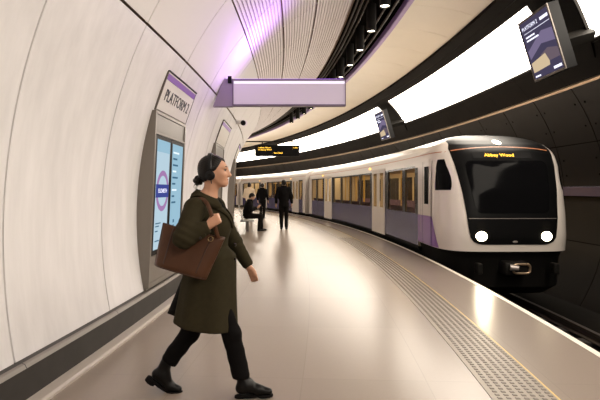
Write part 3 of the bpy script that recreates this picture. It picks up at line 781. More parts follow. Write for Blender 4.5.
# ------------------------------------------------------------------ soft bodies: distance fields turned into one continuous surface
def surf(fn, lo, hi, res):
    """surface nets over fn(X,Y,Z) <0 inside; returns verts, quads"""
    lo=np.array(lo,float); hi=np.array(hi,float)
    n=np.maximum(4,np.ceil((hi-lo)/res).astype(int)+1)
    ax=[lo[i]+np.arange(n[i])*res for i in range(3)]
    X,Y,Z=np.meshgrid(*ax,indexing='ij')
    F=fn(X,Y,Z).astype(np.float32)
    S=F<0
    c=S[:-1,:-1,:-1].astype(np.int8)
    tot=np.zeros(c.shape,np.int8)
    for i in (0,1):
        for j in (0,1):
            for k in (0,1): tot+=S[i:n[0]-1+i,j:n[1]-1+j,k:n[2]-1+k]
    act=(tot>0)&(tot<8)
    idx=-np.ones(c.shape,np.int64); cells=np.argwhere(act); idx[act]=np.arange(len(cells))
    acc=np.zeros((len(cells),3)); cnt=np.zeros(len(cells))
    cor=[(i,j,k) for i in (0,1) for j in (0,1) for k in (0,1)]
    for a in cor:
        for b in cor:
            if sum(abs(a[q]-b[q]) for q in range(3))!=1 or a>b: continue
            fa=F[cells[:,0]+a[0],cells[:,1]+a[1],cells[:,2]+a[2]]; fb=F[cells[:,0]+b[0],cells[:,1]+b[1],cells[:,2]+b[2]]
            m=(fa<0)!=(fb<0); t=np.where(m,fa/np.where(m,fa-fb,1),0)
            for q in range(3): acc[:,q]+=np.where(m,a[q]+t*(b[q]-a[q]),0)
            cnt+=m
    V=(cells+acc/cnt[:,None])*res+lo
    Q=[]
    for d in range(3):
        o=[q for q in range(3) if q!=d]
        sl0=[slice(None)]*3; sl1=[slice(None)]*3; sl0[d]=slice(0,-1); sl1[d]=slice(1,None)
        ch=S[tuple(sl0)]!=S[tuple(sl1)]
        e=np.argwhere(ch)
        ok=(e[:,o[0]]>0)&(e[:,o[1]]>0)&(e[:,o[0]]<n[o[0]]-1)&(e[:,o[1]]<n[o[1]]-1); e=e[ok]
        def cell(da,db):
            p=e.copy(); p[:,o[0]]-=da; p[:,o[1]]-=db; return idx[p[:,0],p[:,1],p[:,2]]
        q=np.stack([cell(1,1),cell(0,1),cell(0,0),cell(1,0)],1)
        flip=S[e[:,0],e[:,1],e[:,2]]
        if d==1: flip=~flip
        q[~flip]=q[~flip][:,::-1]
        Q.append(q)
    Q=np.concatenate(Q); Q=Q[(Q>=0).all(1)]
    return V,Q
def relax(V,Q,it=2,f=.5):
    V=V.copy()
    for _ in range(it):
        s=np.zeros_like(V); c=np.zeros(len(V))
        for a,b in ((0,1),(1,2),(2,3),(3,0)):
            np.add.at(s,Q[:,a],V[Q[:,b]]); np.add.at(s,Q[:,b],V[Q[:,a]]); np.add.at(c,Q[:,a],1); np.add.at(c,Q[:,b],1)
        V+= f*(s/np.maximum(c,1)[:,None]-V)
    return V
def smin(a,b,k):
    h=np.clip(.5+.5*(b-a)/k,0,1); return b+(a-b)*h-k*h*(1-h)
def smax(a,b,k): return -smin(-a,-b,k)
def cone(X,Y,Z,a,b,ra,rb):
    a=np.array(a,float); d=np.array(b,float)-a; L=d@d
    t=np.clip(((X-a[0])*d[0]+(Y-a[1])*d[1]+(Z-a[2])*d[2])/L,0,1)
    return np.sqrt((X-a[0]-t*d[0])**2+(Y-a[1]-t*d[1])**2+(Z-a[2]-t*d[2])**2)-(ra+(rb-ra)*t)
def ell(X,Y,Z,c,r,R=None):
    x,y,z=X-c[0],Y-c[1],Z-c[2]
    if R is not None: # rows of R are local axes
        x,y,z=(R[0][0]*x+R[0][1]*y+R[0][2]*z, R[1][0]*x+R[1][1]*y+R[1][2]*z, R[2][0]*x+R[2][1]*y+R[2][2]*z)
    k=np.sqrt((x/r[0])**2+(y/r[1])**2+(z/r[2])**2); return (k-1)*min(r)
def chain(X,Y,Z,pts,rs,k=.02):
    d=None
    for i in range(len(pts)-1):
        c=cone(X,Y,Z,pts[i],pts[i+1],rs[i],rs[i+1]); d=c if d is None else smin(d,c,k)
    return d
def rotY(deg):  # local axes rows, pitch in the X-Z plane
    a=math.radians(deg); return [[math.cos(a),0,math.sin(a)],[0,1,0],[-math.sin(a),0,math.cos(a)]]
def noise3(X,Y,Z,f,seed):
    r=np.random.default_rng(seed); s=0
    for i in range(6):
        d=r.normal(size=3)*f*(1+.5*i/6); s=s+np.sin(X*d[0]+Y*d[1]+Z*d[2]+r.uniform(0,6.28))
    return s/6
def blob(name,fn,lo,hi,res,mat,parent=None,rel=1):
    V,Q=surf(fn,lo,hi,res)
    if rel: V=relax(V,Q,rel,.45)
    mats=mat if isinstance(mat,list) else [mat]
    o=mesh(name,V,Q,mats,None,parent,True); return o
# materials
def skin_mat(name,col): 
    m=pbr(name,col,.5,spec=.35,var=.05,vscale=14); m.node_tree.nodes['Principled BSDF'].inputs['Subsurface Weight'].default_value=.0; return m
M['skin']=skin_mat('skin_light',(.54,.285,.18))
M['skin2']=skin_mat('skin_far',(.42,.25,.17))
M['lip']=pbr('lips',(.36,.12,.10),.45)
M['brow']=pbr('eyebrow',(.035,.022,.016),.8)
M['eyewhite']=pbr('eye_white',(.6,.56,.52),.3)
M['iris']=pbr('eye_iris',(.03,.018,.012),.2)
M['hair']=pbr('dark_hair',(.0065,.0045,.0035),.45,spec=.2,var=.5,vscale=22,stretch=(1,1,3),bump=.35,bscale=90)
M['coat']=pbr('olive_wool_coat',(.031,.0255,.0135),.9,spec=.08,var=.22,vscale=30,bump=.3,bscale=420)
M['lining']=pbr('black_coat_lining',(.004,.0035,.003),.8,spec=.08)
M['button']=pbr('coat_button',(.02,.016,.012),.35)
M['trouser']=pbr('black_trouser_cloth',(.0045,.004,.004),.85,spec=.08,bump=.15,bscale=300)
M['boot']=pbr('black_boot_leather',(.004,.0034,.0032),.40,spec=.18,bump=.1,bscale=60)
M['sole']=pbr('boot_sole',(.006,.005,.005),.8,spec=.1)
M['bag']=pbr('brown_leather',(.070,.029,.014),.42,spec=.22,var=.25,vscale=9,bump=.15,bscale=180)
M['bag_edge']=pbr('brown_leather_edge',(.045,.018,.009),.45)
M['brass']=pbr('dull_brass',(.35,.25,.12),.35,metal=.9)
M['phones']=pbr('headphone_black',(.004,.004,.005),.35,spec=.25)
M['knit']=pbr('black_jumper',(.005,.005,.005),.95,spec=.05)
M['darkcloth']=pbr('black_jacket_cloth',(.0045,.004,.004),.85,spec=.08,var=.2,vscale=12)
M['darktrouser']=pbr('dark_trousers',(.0055,.0045,.004),.9,spec=.08)
M['creamcoat']=pbr('cream_jacket_cloth',(.62,.50,.36),.85,var=.1,vscale=10)
M['shoe']=pbr('dark_shoe',(.005,.0045,.0045),.5,spec=.2)
M['seat_steel']=pbr('bench_grey',(.36,.34,.33),.35,metal=.3)
# ------------------------------------------------------------------ the walking woman: pixel measures to place at her depth
YW=3.47
def W(px,py,dy=0.):
    y=YW+dy; return np.array([(px-300)*YW/500, y, 1.42-(py-190)*YW/500])   # side outline measured on her own plane
hd=np.array([W(213.3,170.6)[0],YW,W(213.3,170.6)[2]])   # head centre
def head_field(X,Y,Z):
    c=hd
    d=ell(X,Y,Z,c+[-.012,0,.018],(.098,.074,.094))                    # skull
    d=smin(d,ell(X,Y,Z,c+[.036,0,-.024],(.064,.058,.080),rotY(-4)),.03)   # face block
    d=smin(d,ell(X,Y,Z,c+[.078,0,-.091],(.023,.026,.018)),.030)         # chin
    for s in (-1,1):
        d=smin(d,cone(X,Y,Z,c+[.010,s*.050,-.048],c+[.070,s*.018,-.092],.018,.014),.028)  # jaw
        d=smin(d,ell(X,Y,Z,c+[.062,s*.034,-.034],(.026,.022,.026)),.022)      # cheek
        d=smin(d,ell(X,Y,Z,c+[.080,s*.026,.018],(.012,.024,.008)),.016)       # brow ridge
        d=smax(d,-ell(X,Y,Z,c+[.101,s*.033,.000],(.016,.021,.013)),.012)      # eye socket
    d=smin(d,cone(X,Y,Z,c+[.089,0,.014],c+[.1165,0,-.032],.009,.0115),.014)   # nose bridge to tip
    d=smin(d,ell(X,Y,Z,c+[.106,0,-.037],(.012,.016,.009)),.008)
    d=smin(d,ell(X,Y,Z,c+[.092,0,-.062],(.013,.022,.0085)),.010)             # upper lip
    d=smin(d,ell(X,Y,Z,c+[.0885,0,-.077],(.013,.019,.008)),.009)              # lower lip
    d=smax(d,-ell(X,Y,Z,c+[.102,0,-.069],(.012,.020,.0022)),.004)
    for s in (-1,1):                                                       # ears (under the cups)
        d=smin(d,ell(X,Y,Z,c+[-.004,s*.074,-.016],(.020,.010,.030)),.01)
    d=smin(d,chain(X,Y,Z,[c+[-.012,0,-.04],c+[-.012,0,-.11],c+[-.024,0,-.175]],[.048,.046,.056],.02),.025)  # neck
    return d
def hand_field(X,Y,Z,o,fx,fy,fz,curl,s=1.,thumb=1):
    """o wrist; fx along the hand, fy across (thumb side), fz back of hand"""
    fx,fy,fz=[np.array(v,float)/np.linalg.norm(v) for v in (fx,fy,fz)]
    L=lambda a,b,c: o+s*(fx*a+fy*b+fz*c)
    d=None
    for k in range(4):
        b=(.030,.011,-.009,-.028)[k]
        c=cone(X,Y,Z,L(.0,b*.55,0),L(.082,b,0),.015*s,.0115*s); d=c if d is None else smin(d,c,.012)
    for k in range(4):
        b=(.031,.0105,-.0100,-.029)[k]; ln=(.92,1.,.95,.76)[k]; cu=curl[k]
        p=L(.082,b,0); ang=0; pts=[p]; 
        for j,l in enumerate((.042*ln,.028*ln,.021*ln)):
            ang+=cu[j]; p=p+s*(fx*math.cos(ang)-fz*math.sin(ang))*l; pts.append(p)
        d=smin(d,chain(X,Y,Z,pts,[.0100*s,.0090*s,.0080*s,.0068*s],.004),.004)
    tb=[L(.018,.026,-.006),L(.048,.050*thumb,-.016),L(.074,.054*thumb,-.030),L(.092,.046*thumb,-.042)]
    d=smin(d,chain(X,Y,Z,tb,[.0165*s,.013*s,.0105*s,.0082*s],.008),.010)
    return d
# arms of the body (near = right arm grips the strap, far = left arm swings forward)
nsh=W(200,209,-.165); nel=W(194.5,234.5,-.325); nwr=W(214.,224.,-.275); 
fsh=W(211,209,.165); fel=W(230,245,.215); fwr=W(245.8,270.,.165)
nhip=W(209,268,-.075); nkn=W(232.5,331,-.055); nan=W(245,379,-.045)
fhip=W(207,268,.075); fkn=W(189,334,.055); fan=W(160,373,.05)
def near_hand(X,Y,Z):
    fx=W(226,214.5)-W(214,224); 
    return hand_field(X,Y,Z,nwr+np.array([.012,0,.008]),(.80,.05,.60),(-.45,.45,.75),(.30,-.9,.25),[(1.0,1.45,.9),(1.05,1.5,.9),(1.1,1.5,.9),(1.1,1.5,.9)],.92,.8)
def far_hand(X,Y,Z):
    return hand_field(X,Y,Z,fwr+np.array([.006,0,-.010]),(.46,-.10,-.88),(.74,-.35,.42),(.25,-.92,.30),[(.40,.55,.35),(.5,.6,.4),(.55,.65,.4),(.62,.65,.45)],.80,.75)
def body_field(X,Y,Z):
    d=head_field(X,Y,Z)
    tor=chain(X,Y,Z,[W(203,203),W(206,225),W(207,246),W(208,266)],[.080,.105,.088,.105],.04)
    tor=smin(tor,cone(X,Y,Z,nsh,fsh,.055,.055),.05)
    d=smin(d,tor,.04)
    d=smin(d,chain(X,Y,Z,[nsh,nel,nwr],[.045,.036,.025],.01),.02)
    d=smin(d,chain(X,Y,Z,[fsh,fel,fwr],[.045,.036,.025],.01),.02)
    d=smin(d,near_hand(X,Y,Z),.010); d=smin(d,far_hand(X,Y,Z),.010)
    d=smin(d,chain(X,Y,Z,[nhip,nkn,nan],[.062,.046,.034],.02),.03)
    d=smin(d,chain(X,Y,Z,[fhip,fkn,fan],[.062,.046,.034],.02),.03)
    return d
def split_blob(name,fn,lo,hi,res,mat,parent,rel):
    return blob(name,fn,lo,hi,res,mat,parent,rel)
woman=empty('person',(W(209,0)[0],YW,0.),label='walking woman in a long olive coat wearing headphones, carrying a brown bag',cat='person')
body=blob('body',body_field,(-1.02,3.05,.10),(-.26,3.86,1.70),.0062,M['skin'],woman,1)
# finer head surface detail comes from paint-free geometry parts
def small(name,fn,c,r,res,mat,parent): 
    c=np.array(c); return blob(name,fn,c-r,c+r,res,mat,parent,1)
for s in (-1,1):
    e=hd+np.array([.0835,s*.031,.0005])
    small('eye',lambda X,Y,Z:ell(X,Y,Z,e,(.0085,.0130,.0066)),e,.02,.0018,M['eyewhite'],body)
    i_=e+np.array([.0042,s*.0012,0]); small('iris',lambda X,Y,Z:ell(X,Y,Z,i_,(.0058,.0125,.0064)),i_,.012,.0014,M['iris'],body)
    lid=lambda X,Y,Z:chain(X,Y,Z,[hd+[.0845,s*.019,.004],hd+[.0950,s*.031,.0085],hd+[.080,s*.0455,.004]],[.0020,.0028,.0022],.003)
    small('eyelash_line',lid,e,.026,.0016,M['brow'],body)
    br=lambda X,Y,Z:chain(X,Y,Z,[hd+[.0955,s*.014,.0205],hd+[.0945,s*.030,.0265],hd+[.0760,s*.050,.0215]],[.0032,.0040,.0024],.003)
    small('eyebrow',br,e+np.array([0,0,.022]),.032,.0018,M['brow'],body)
lipc=hd+np.array([.094,0,-.069])
small('lips',lambda X,Y,Z:np.minimum(ell(X,Y,Z,hd+[.0945,0,-.0628],(.0128,.0200,.0058)),ell(X,Y,Z,hd+[.0920,0,-.0752],(.0128,.0175,.0060))),lipc,.028,.0018,M['lip'],body)
# hair
def hair_field(X,Y,Z):
    c=hd
    d=ell(X,Y,Z,c+[-.011,0,.022],(.097,.082,.090))
    d=smin(d,ell(X,Y,Z,c+[-.036,0,-.022],(.062,.073,.072)),.03)
    # cut the face: hairline plane leaning back, down to the ear
    face=(X-(c[0]+.070))*.80+(Z-(c[2]+.060))*(-.62)
    d=smax(d,face+ .010*np.cos((Y-c[1])*30),.016)
    d=smax(d,-(Z-(c[2]-.088)),.02)
    front=cone(X,Y,Z,c+[.062,-.0,.060],c+[.0,-.076,.012],.018,.016); front=smin(front,cone(X,Y,Z,c+[.062,.0,.060],c+[.0,.076,.012],.018,.016),.01)
    d=smin(d,front,.018)
    d=smin(d,cone(X,Y,Z,c+[-.060,0,-.050],c+[-.092,0,-.062],.026,.014),.02)
    return d+.0009*np.sin((Z*1.2+X*.7)*330+6*noise3(X,Y,Z,12,3))
hair=blob('hair',hair_field,hd-np.array([.16,.11,.13]),hd+np.array([.12,.11,.14]),.0036,M['hair'],woman,3)
bc=np.array(W(198.2,180.6)); 
blob('hair_bun',lambda X,Y,Z:ell(X,Y,Z,bc,(.0345,.036,.0345))+.003*np.sin(np.arctan2(Z-bc[2],X-bc[0])*5+60*np.sqrt((X-bc[0])**2+(Z-bc[2])**2)+ (Y-bc[1])*70),bc-.06,bc+.06,.0035,M['hair'],hair,1)
wsp=MB()
for k,(dx,dz,l) in enumerate(((-.012,-.03,.05),(-.004,-.034,.06),(-.02,-.026,.035))):
    p=bc+np.array([dx,-.01*k,dz]); wsp.tube([p,p+[-.006,0,-l*.5],p+[.002,0,-l]],[.0022,.0016,.0006],5)
wsp=wsp.build('loose_strand',M['hair'],hair); wsp['kind']='stuff'
# ---- coat
hem_h=W(0,322)[2]
def coat_field(X,Y,Z):
    # torso
    d=chain(X,Y,Z,[W(204,206),W(209,226),W(209,246),W(209,262)],[.098,.128,.120,.128],.05)
    d=np.maximum(d, -1)  
    sh=cone(X,Y,Z,W(200,207,-.140),W(212,207,.140),.066,.066); d=smin(d,sh,.06)
    d=smin(d,ell(X,Y,Z,W(218,224),(.088,.125,.105)),.05)
    # skirt: elliptical flare between waist and hem
    t=np.clip((W(0,255)[2]-Z)/(W(0,255)[2]-hem_h),-.3,1.15)
    xb=W(187.,0)[0]+(W(174.5,0)[0]-W(187.,0)[0])*t; xf=W(236.0,0)[0]+(W(237.,0)[0]-W(236.,0)[0])*t
    cxm=(xb+xf)/2; rx=(xf-xb)/2; ry=.165+.055*t
    fold=1+.035*np.clip(t,0,1)*np.sin(np.arctan2((Y-YW)/ry,(X-cxm)/rx)*7+1.+Z*3)
    q=np.sqrt(((X-cxm)/rx)**2+((Y-YW)/ry)**2)
    sk=(q-fold)*np.minimum(rx,ry)*.85
    hem=hem_h+ .055*(-(X-W(175,0)[0])/(W(234,0)[0]-W(175,0)[0]))+.012
    sk=smax(sk,hem-Z,.012); sk=smax(sk,Z-W(0,250)[2],.05)
    d=smin(d,sk,.05)
    # sleeves
    na=chain(X,Y,Z,[W(199,208,-.150),W(194.5,233.5,-.320)],[.074,.064],.02); na=smin(na,chain(X,Y,Z,[W(194.5,233.5,-.320),W(213.,225.,-.278)],[.064,.047],.02),.035)
    fa=chain(X,Y,Z,[W(211,208,.150),fel],[.068,.056],.02); fa=smin(fa,cone(X,Y,Z,fel,W(244.6,267,.168),.056,.042),.03)
    # folds at the elbows
    na=na+.005*np.sin((X*.5+Z)*120+Y*25)*np.exp(-((X-nel[0])**2+(Z-nel[2])**2)/.008)
    fa=fa+.004*np.sin((X-Z)*90)*np.exp(-((X-fel[0])**2+(Z-fel[2])**2)/.01)
    # flat cuffs
    u=np.array([.92,0.,.40]); cpt=W(216.3,223.6,-.278); na=smax(na,(X-cpt[0])*u[0]+(Z-cpt[2])*u[2],.006)
    u=np.array([.63,-.1,-.77]); cpt=W(247.0,270.2,.165); fa=smax(fa,(X-cpt[0])*u[0]+(Y-cpt[1])*u[1]+(Z-cpt[2])*u[2],.006)
    d=smin(d,na,.022); d=smin(d,fa,.025)
    # neck opening and front V
    nk=W(210.5,188); d=smax(d,-cone(X,Y,Z,W(207,203),W(222,180),.052,.085),.012)
    vv=chain(X,Y,Z,[W(222,196),W(236,226)],[.040,.006],.01); d=smax(d,-vv,.01)
    return d+.004*noise3(X,Y,Z,22,5)
coat=blob('coat',coat_field,(-1.02,3.02,.36),(-.30,3.90,1.50),.0075,M['coat'],woman,1)
def ribbon(name,rows,thick,mat,parent,smooth=True):
    """rows of points -> thick sheet"""
    R=np.array(rows); g=MB(); g.grid(R); o=g.build(name,mat,parent,smooth)
    md=o.modifiers.new('thickness','SOLIDIFY'); md.thickness=thick; md.offset=0
    dg=bpy.context.evaluated_depsgraph_get(); me=bpy.data.meshes.new_from_object(o.evaluated_get(dg)); o.modifiers.clear(); o.data=me; me.name=name
    return o
# stand and fall collar round the neck and lapels, laid on the coat's surface
def lay(p,off,it=6):
    p=np.array(p,float)
    for _ in range(it):
        e=.004; f=lambda q:float(coat_field(*[np.array([c]) for c in q])[0]); d0=f(p)
        g=np.array([(f(p+e*np.eye(3)[k])-d0)/e for k in range(3)]); n=g@g
        if n<1e-4: break
        st=-(d0-off)*g/n; L=np.linalg.norm(st); p=p+st*min(1,.02/max(L,1e-9))
    return p
CC=W(208.,198.5)
rows=[]
for t in np.linspace(-1,1,31):
    a=t*2.55; ca,sa=math.cos(a),math.sin(a); k=(1-ca)/2
    inn=CC+np.array([-.060*ca+.012*k,.066*sa,.010-.060*k]); top=CC+np.array([-.070*ca+.012*k,.074*sa,.060-.072*k])
    over=CC+np.array([-.084*ca+.012*k,.090*sa,.056-.078*k]); low=lay(CC+np.array([-.112*ca+.020*k,.120*sa,-.004-.075*k]),.008)
    rows.append([inn,top,(top+over)/2+np.array([0,0,.005]),over,(over*.5+low*.5)+np.array([-.008*ca,.008*sa,.004]),low])
ribbon('collar',rows,.006,M['coat'],coat)
for s in (-1,1):
    rr=[]
    for q in np.linspace(0,1,11):
        inn=W(219.5+16.8*q,203.5+25*q,s*(.040-.024*q)); wdt=(1-q)**.8*(1-.25*max(0,.2-q)/.2)
        out=W(219.5+16.8*q-7.5*wdt,203.5+25*q+1.5*wdt,s*(.040-.024*q+.055*wdt))
        rr.append([lay(inn+(out-inn)*u+np.array([.004,s*.004,0]),.007+.004*math.sin(PI*u)) for u in (0,.33,.66,1)])
    ribbon('lapel',rr,.006,M['coat'],coat)
# front edge line, buttons, sleeve tab
for px,py in ((235.6,244),(235.4,258)):
    b=MB(); p=W(px,py,-.045); b.tube([p,p+np.array([.010,-.004,0])],.011,12); b.build('button',M['button'],coat)
tb=MB(); p=W(212.,232.0,-.322); tb.box(-.028,.022,-.006,.006,-.012,.012,M=Matrix.Translation(p)@Matrix.Rotation(math.radians(-32),4,'Y'),bev=.004); tb.build('sleeve_tab',M['coat'],coat)
b=MB(); p=W(210.,233.5,-.330); b.tube([p,p+np.array([0,-.007,0])],.009,10); b.build('button',M['button'],coat)
# open back vent: the black lining of the far coat half swings out behind
rr=[]
for q in np.linspace(0,1,9):
    a=W(186-9*q,270+51*q,.03+.05*q); bq=W(184-21.5*q,270+48*q,.085+.05*q)
    rr.append([a,(a+bq)/2+np.array([-.004*math.sin(PI*q),.0,0]),bq])
ribbon('coat_vent_flap',rr,.008,M['lining'],coat)
# black jumper at the neck
blob('jumper',lambda X,Y,Z:smax(smax(cone(X,Y,Z,W(206.5,206),W(212.5,194),.066,.058),Z-W(0,197)[2]-.35*(W(211,0)[0]-X),.008),-body_field(X,Y,Z)-.012,.004),W(210,203)-.12,W(210,203)+.12,.006,M['knit'],woman,1) if False else blob('jumper',lambda X,Y,Z:smin(smax(cone(X,Y,Z,W(205.5,206),W(210.5,194.),.072,.062),Z-W(0,198)[2]+.30*(X-W(211,0)[0]),.006),cone(X,Y,Z,W(214,206),W(226,224),.060,.048),.02),W(214,208)-.16,W(214,208)+.16,.0065,M['knit'],woman,1)
# ---- trousers
def trouser_field(X,Y,Z):
    d=chain(X,Y,Z,[W(208,258),W(208,270)],[.115,.118],.03)
    n=chain(X,Y,Z,[nhip,nkn,W(241.5,372,-.045)],[.084,.062,.062],.03); f=chain(X,Y,Z,[fhip,fkn,W(166.5,364,.05)],[.090,.064,.060],.03)
    n=smax(n,W(0,375.5)[2]-Z,.006)
    c=W(168,363.5); n2=((X-c[0])*(-.62)+(Z-c[2])*(-.78)); f=smax(f,n2-.004,.006)
    d=smin(d,smin(n,f,.012),.03)
    return d+.0045*noise3(X,Y,Z,30,9)
trou=blob('trousers',trouser_field,(-1.02,3.25,.10),(-.30,3.68,1.06),.0075,M['trouser'],woman,1)
# ---- chelsea boots
def boot_field_factory(ank,fx,fz,toe_up):
    fx=np.array(fx,float); fx/=np.linalg.norm(fx); fz=np.array(fz,float); fz/=np.linalg.norm(fz); fy=np.cross(fz,fx)
    o=np.array(ank,float)
    def loc(X,Y,Z): return ((X-o[0])*fx[0]+(Y-o[1])*fx[1]+(Z-o[2])*fx[2],(X-o[0])*fy[0]+(Y-o[1])*fy[1]+(Z-o[2])*fy[2],(X-o[0])*fz[0]+(Y-o[1])*fz[1]+(Z-o[2])*fz[2])
    return o,fx,fy,fz,loc
def make_boot(ank,heeldir,bend,shaft_to):
    """ank: ankle joint; foot runs along +x of its own frame (heel -> toe), pitched by bend degrees; toes stay flat when bend is high"""
    a=math.radians(bend); fx=(math.cos(a),0,math.sin(a)); fz=(-math.sin(a),0,math.cos(a))
    o,fx,fy,fz,loc=boot_field_factory(ank,fx,fz,0)
    sh=np.array(shaft_to)
    lift=max(0.,-bend)     # degrees the heel is raised
    ball=o+fx*.110-fz*.050
    def field(X,Y,Z):
        x,y,z=loc(X,Y,Z)
        d=cone(X,Y,Z,o+fz*.00,sh,.043,.042)
        d=smin(d,cone(X,Y,Z,o-fx*.022-fz*.030,o+fx*.02-fz*.01,.036,.046),.025)
        d=smin(d,cone(X,Y,Z,o+fx*.02-fz*.012,o+fx*.098-fz*.042,.044,.034),.03)
        toe=ball+np.array([math.cos(math.radians(bend*.12)),0,math.sin(math.radians(bend*.12))])*.058+np.array([0,0,-.006])
        d=smin(d,cone(X,Y,Z,o+fx*.095-fz*.044,toe,.036,.026),.02)
        return d
    def sole(X,Y,Z):
        x,y,z=loc(X,Y,Z)
        # sole under the rear foot follows fz, under the toes it is level
        zz=np.where(x<.110, z+.078, (Z-(ball[2]-.026))*.9)
        rear=np.maximum(np.abs(z+.079)-.008, np.sqrt(((x-.033)/.088)**2+(y/.036)**2)*.036-.036)
        toe=ball+np.array([.03,0,-.030]); tp=np.maximum(np.abs(Z-toe[2])-.0075, np.sqrt(((X-toe[0])/.060)**2+((Y-toe[1])/.038)**2)*.038-.038)
        heel=np.maximum(np.abs(z+.094)-.017, np.sqrt(((x+.026)/.040)**2+(y/.034)**2)*.034-.034)
        return np.minimum(np.minimum(rear,tp),heel)
    lo=o-np.array([.17,.08,.17]); hi=o+np.array([.24,.08,.16])
    b=blob('boot',field,lo,hi,.0055,M['boot'],woman,1)
    blob('sole',sole,lo,hi,.0045,M['sole'],b,0)
    return b
make_boot(W(244.5,381.3,-.045)+np.array([0,0,0]),0,1.5,W(242,367,-.045))
make_boot(W(160.0,375.,.05),0,-38,W(166.5,361,.05))
# ---- headphones (worn, a thing of their own)
cup=W(212.6,176.0,-.09); hp=empty('headphones',(cup[0],YW,cup[2]),label='black over-ear headphones worn by the woman in the olive coat',cat='headphones')
for s in (-1,1):
    o=np.array([cup[0],YW+s*.088,cup[2]]); m=MB()
    m.tube([o+[0,-s*.006,0],o+[0,s*.004,0],o+[0,s*.016,0],o+[0,s*.020,0]],[.030,.034,.033,.026],22); q=m.build('ear_cup',M['phones'],hp,smooth=40)
    m=MB(); m.tube([o+[0,s*.0195,0],o+[0,s*.0225,0]],[.017,.014],18); m.build('ear_cup_disc',M['blackmetal'],q,smooth=40)
    m=MB(); m.tube([o+[0,-s*.020,0],o+[0,-s*.006,0]],[.028,.032],20); m.build('ear_pad',M['knit'],q,smooth=40)
top=W(210.5,153.6)
pts=[]
for t in np.linspace(0,PI,25):
    y=-math.cos(t)*.094; z=cup[2]+.022+(top[2]-cup[2]-.022)*math.sin(t)**.8; x=cup[0]+(top[0]-cup[0])*math.sin(t)
    pts.append((x,YW+y,z))
rows=[[(p[0]-.013,p[1],p[2]),(p[0]+.013,p[1],p[2])] for p in pts]; ribbon('headband',rows,.008,M['phones'],hp)
m=MB(); m.tube([(cup[0]+.006,YW-.094,cup[2]-.032),(cup[0]+.010,YW-.096,cup[2]-.055)],[.004,.003],6); m.build('cable_stub',M['phones'],hp)
# ---- tote bag under her near arm
BD=-.225
bag=empty('tote_bag',(W(198,0)[0],YW+BD,W(0,272)[2]),label='large brown leather tote bag hanging from the shoulder of the woman in olive',cat='bag')
TLb,TRb,BRb,BLb=W(172.5,221,BD),W(229.5,234.5,BD),W(212.,273,BD),W(165.5,259.5,BD)
rows_o=[];N=20
def bagpt(a,q,side):
    """a 0..1 along the bag, q 0 bottom ..1 top; side -1 near, +1 far"""
    lo_=BLb+(BRb-BLb)*a; hi_=TLb+(TRb-TLb)*a+np.array([0,0,-.012*math.sin(PI*a)])
    p=lo_+(hi_-lo_)*q
    th=(.046*(1-q)**.8+.012)*(1-abs(2*a-1)**6*.75)
    th*= (1-(1-min(1,q*9))**2*.30)
    return np.array([p[0],YW+BD+side*th*1.0-.012*(1-q),p[2]-.010*(1-min(1,q*9))**2*0])
g=MB()
ring=[]
for q in np.linspace(0,1,17):
    ring.append([bagpt(a,q,-1) for a in np.linspace(0,1,N)]+[bagpt(a,q,1) for a in np.linspace(1,0,N)]+[bagpt(0,q,-1)])
g.grid(ring); nb=len(ring[0])-1
for i in range(N-1): g.f.append((i,i+1,2*N-2-i,2*N-1-i)); g.m.append(0)
bb=g.build('bag_body',M['bag'],bag,smooth=50)
md=bb.modifiers.new('t','SOLIDIFY'); md.thickness=.005; md.offset=-1
dg=bpy.context.evaluated_depsgraph_get(); me=bpy.data.meshes.new_from_object(bb.evaluated_get(dg)); bb.modifiers.clear(); bb.data=me
g=MB(); g.tube([bagpt(a,1.0,-1) for a in np.linspace(0,1,N)]+[bagpt(a,1.0,1) for a in np.linspace(1,0,N)]+[bagpt(0,1,-1)],.004,6); g.build('rolled_edge',M['bag_edge'],bag,smooth=True)
for a in (.18,.80):
    rows=[[bagpt(a-.012+.0*q,q,-1)+np.array([0,-.004,0]),bagpt(a+.012,q,-1)+np.array([0,-.004,0])] for q in np.linspace(.02,.98,10)]
    ribbon('seam_strip',rows,.004,M['bag_edge'],bag)
g=MB(); g.tube([bagpt(a,.02,-1)+np.array([0,-.002,0]) for a in np.linspace(0.02,.98,16)],.0045,6); g.build('base_piping',M['bag_edge'],bag,smooth=True)
# two handles over the shoulder; the front run is gripped by the hand
def strap(pts,nm,w=.013):
    pts=[np.array(p,float) for p in pts]; P_=[]
    for i in range(len(pts)-1):
        p0,p1,p2,p3=pts[max(i-1,0)],pts[i],pts[i+1],pts[min(i+2,len(pts)-1)]
        for t in np.linspace(0,1,8,endpoint=False): P_.append(.5*((2*p1)+(-p0+p2)*t+(2*p0-5*p1+4*p2-p3)*t*t+(-p0+3*p1-3*p2+p3)*t**3))
    P_.append(pts[-1]); rows=[]
    for i,p in enumerate(P_):
        d=P_[min(i+1,len(P_)-1)]-P_[max(i-1,0)]; d/=np.linalg.norm(d)+1e-9
        n=np.cross(d,np.array([0,1,0.])); n/=np.linalg.norm(n)+1e-9
        n2=np.array([n[0]*.8,-.35,n[2]*.8]); n2-=d*(n2@d); n2/=np.linalg.norm(n2)
        rows.append([p-n2*w,p+n2*w])
    return ribbon(nm,rows,.005,M['bag'],bag)
HX=W(220.5,219.5,-.262)
strap([W(224.,235,BD-.018),W(222.5,228,-.262),W(220.5,219.,-.268),W(216.5,210,-.238),W(212.5,203,-.200),W(207.5,199.,-.165),W(202,199.5,-.160),W(197,206,-.195),W(190,218,-.222),W(186,225,BD-.012)],'handle')
strap([W(222.,234.5,BD+.020),W(220,226,-.205),W(215.0,210,-.190),W(209.5,201.,-.150),W(204,198.4,-.130),W(198,201,-.140),W(192,212,-.18),W(184,225,BD+.016)],'handle',.010)
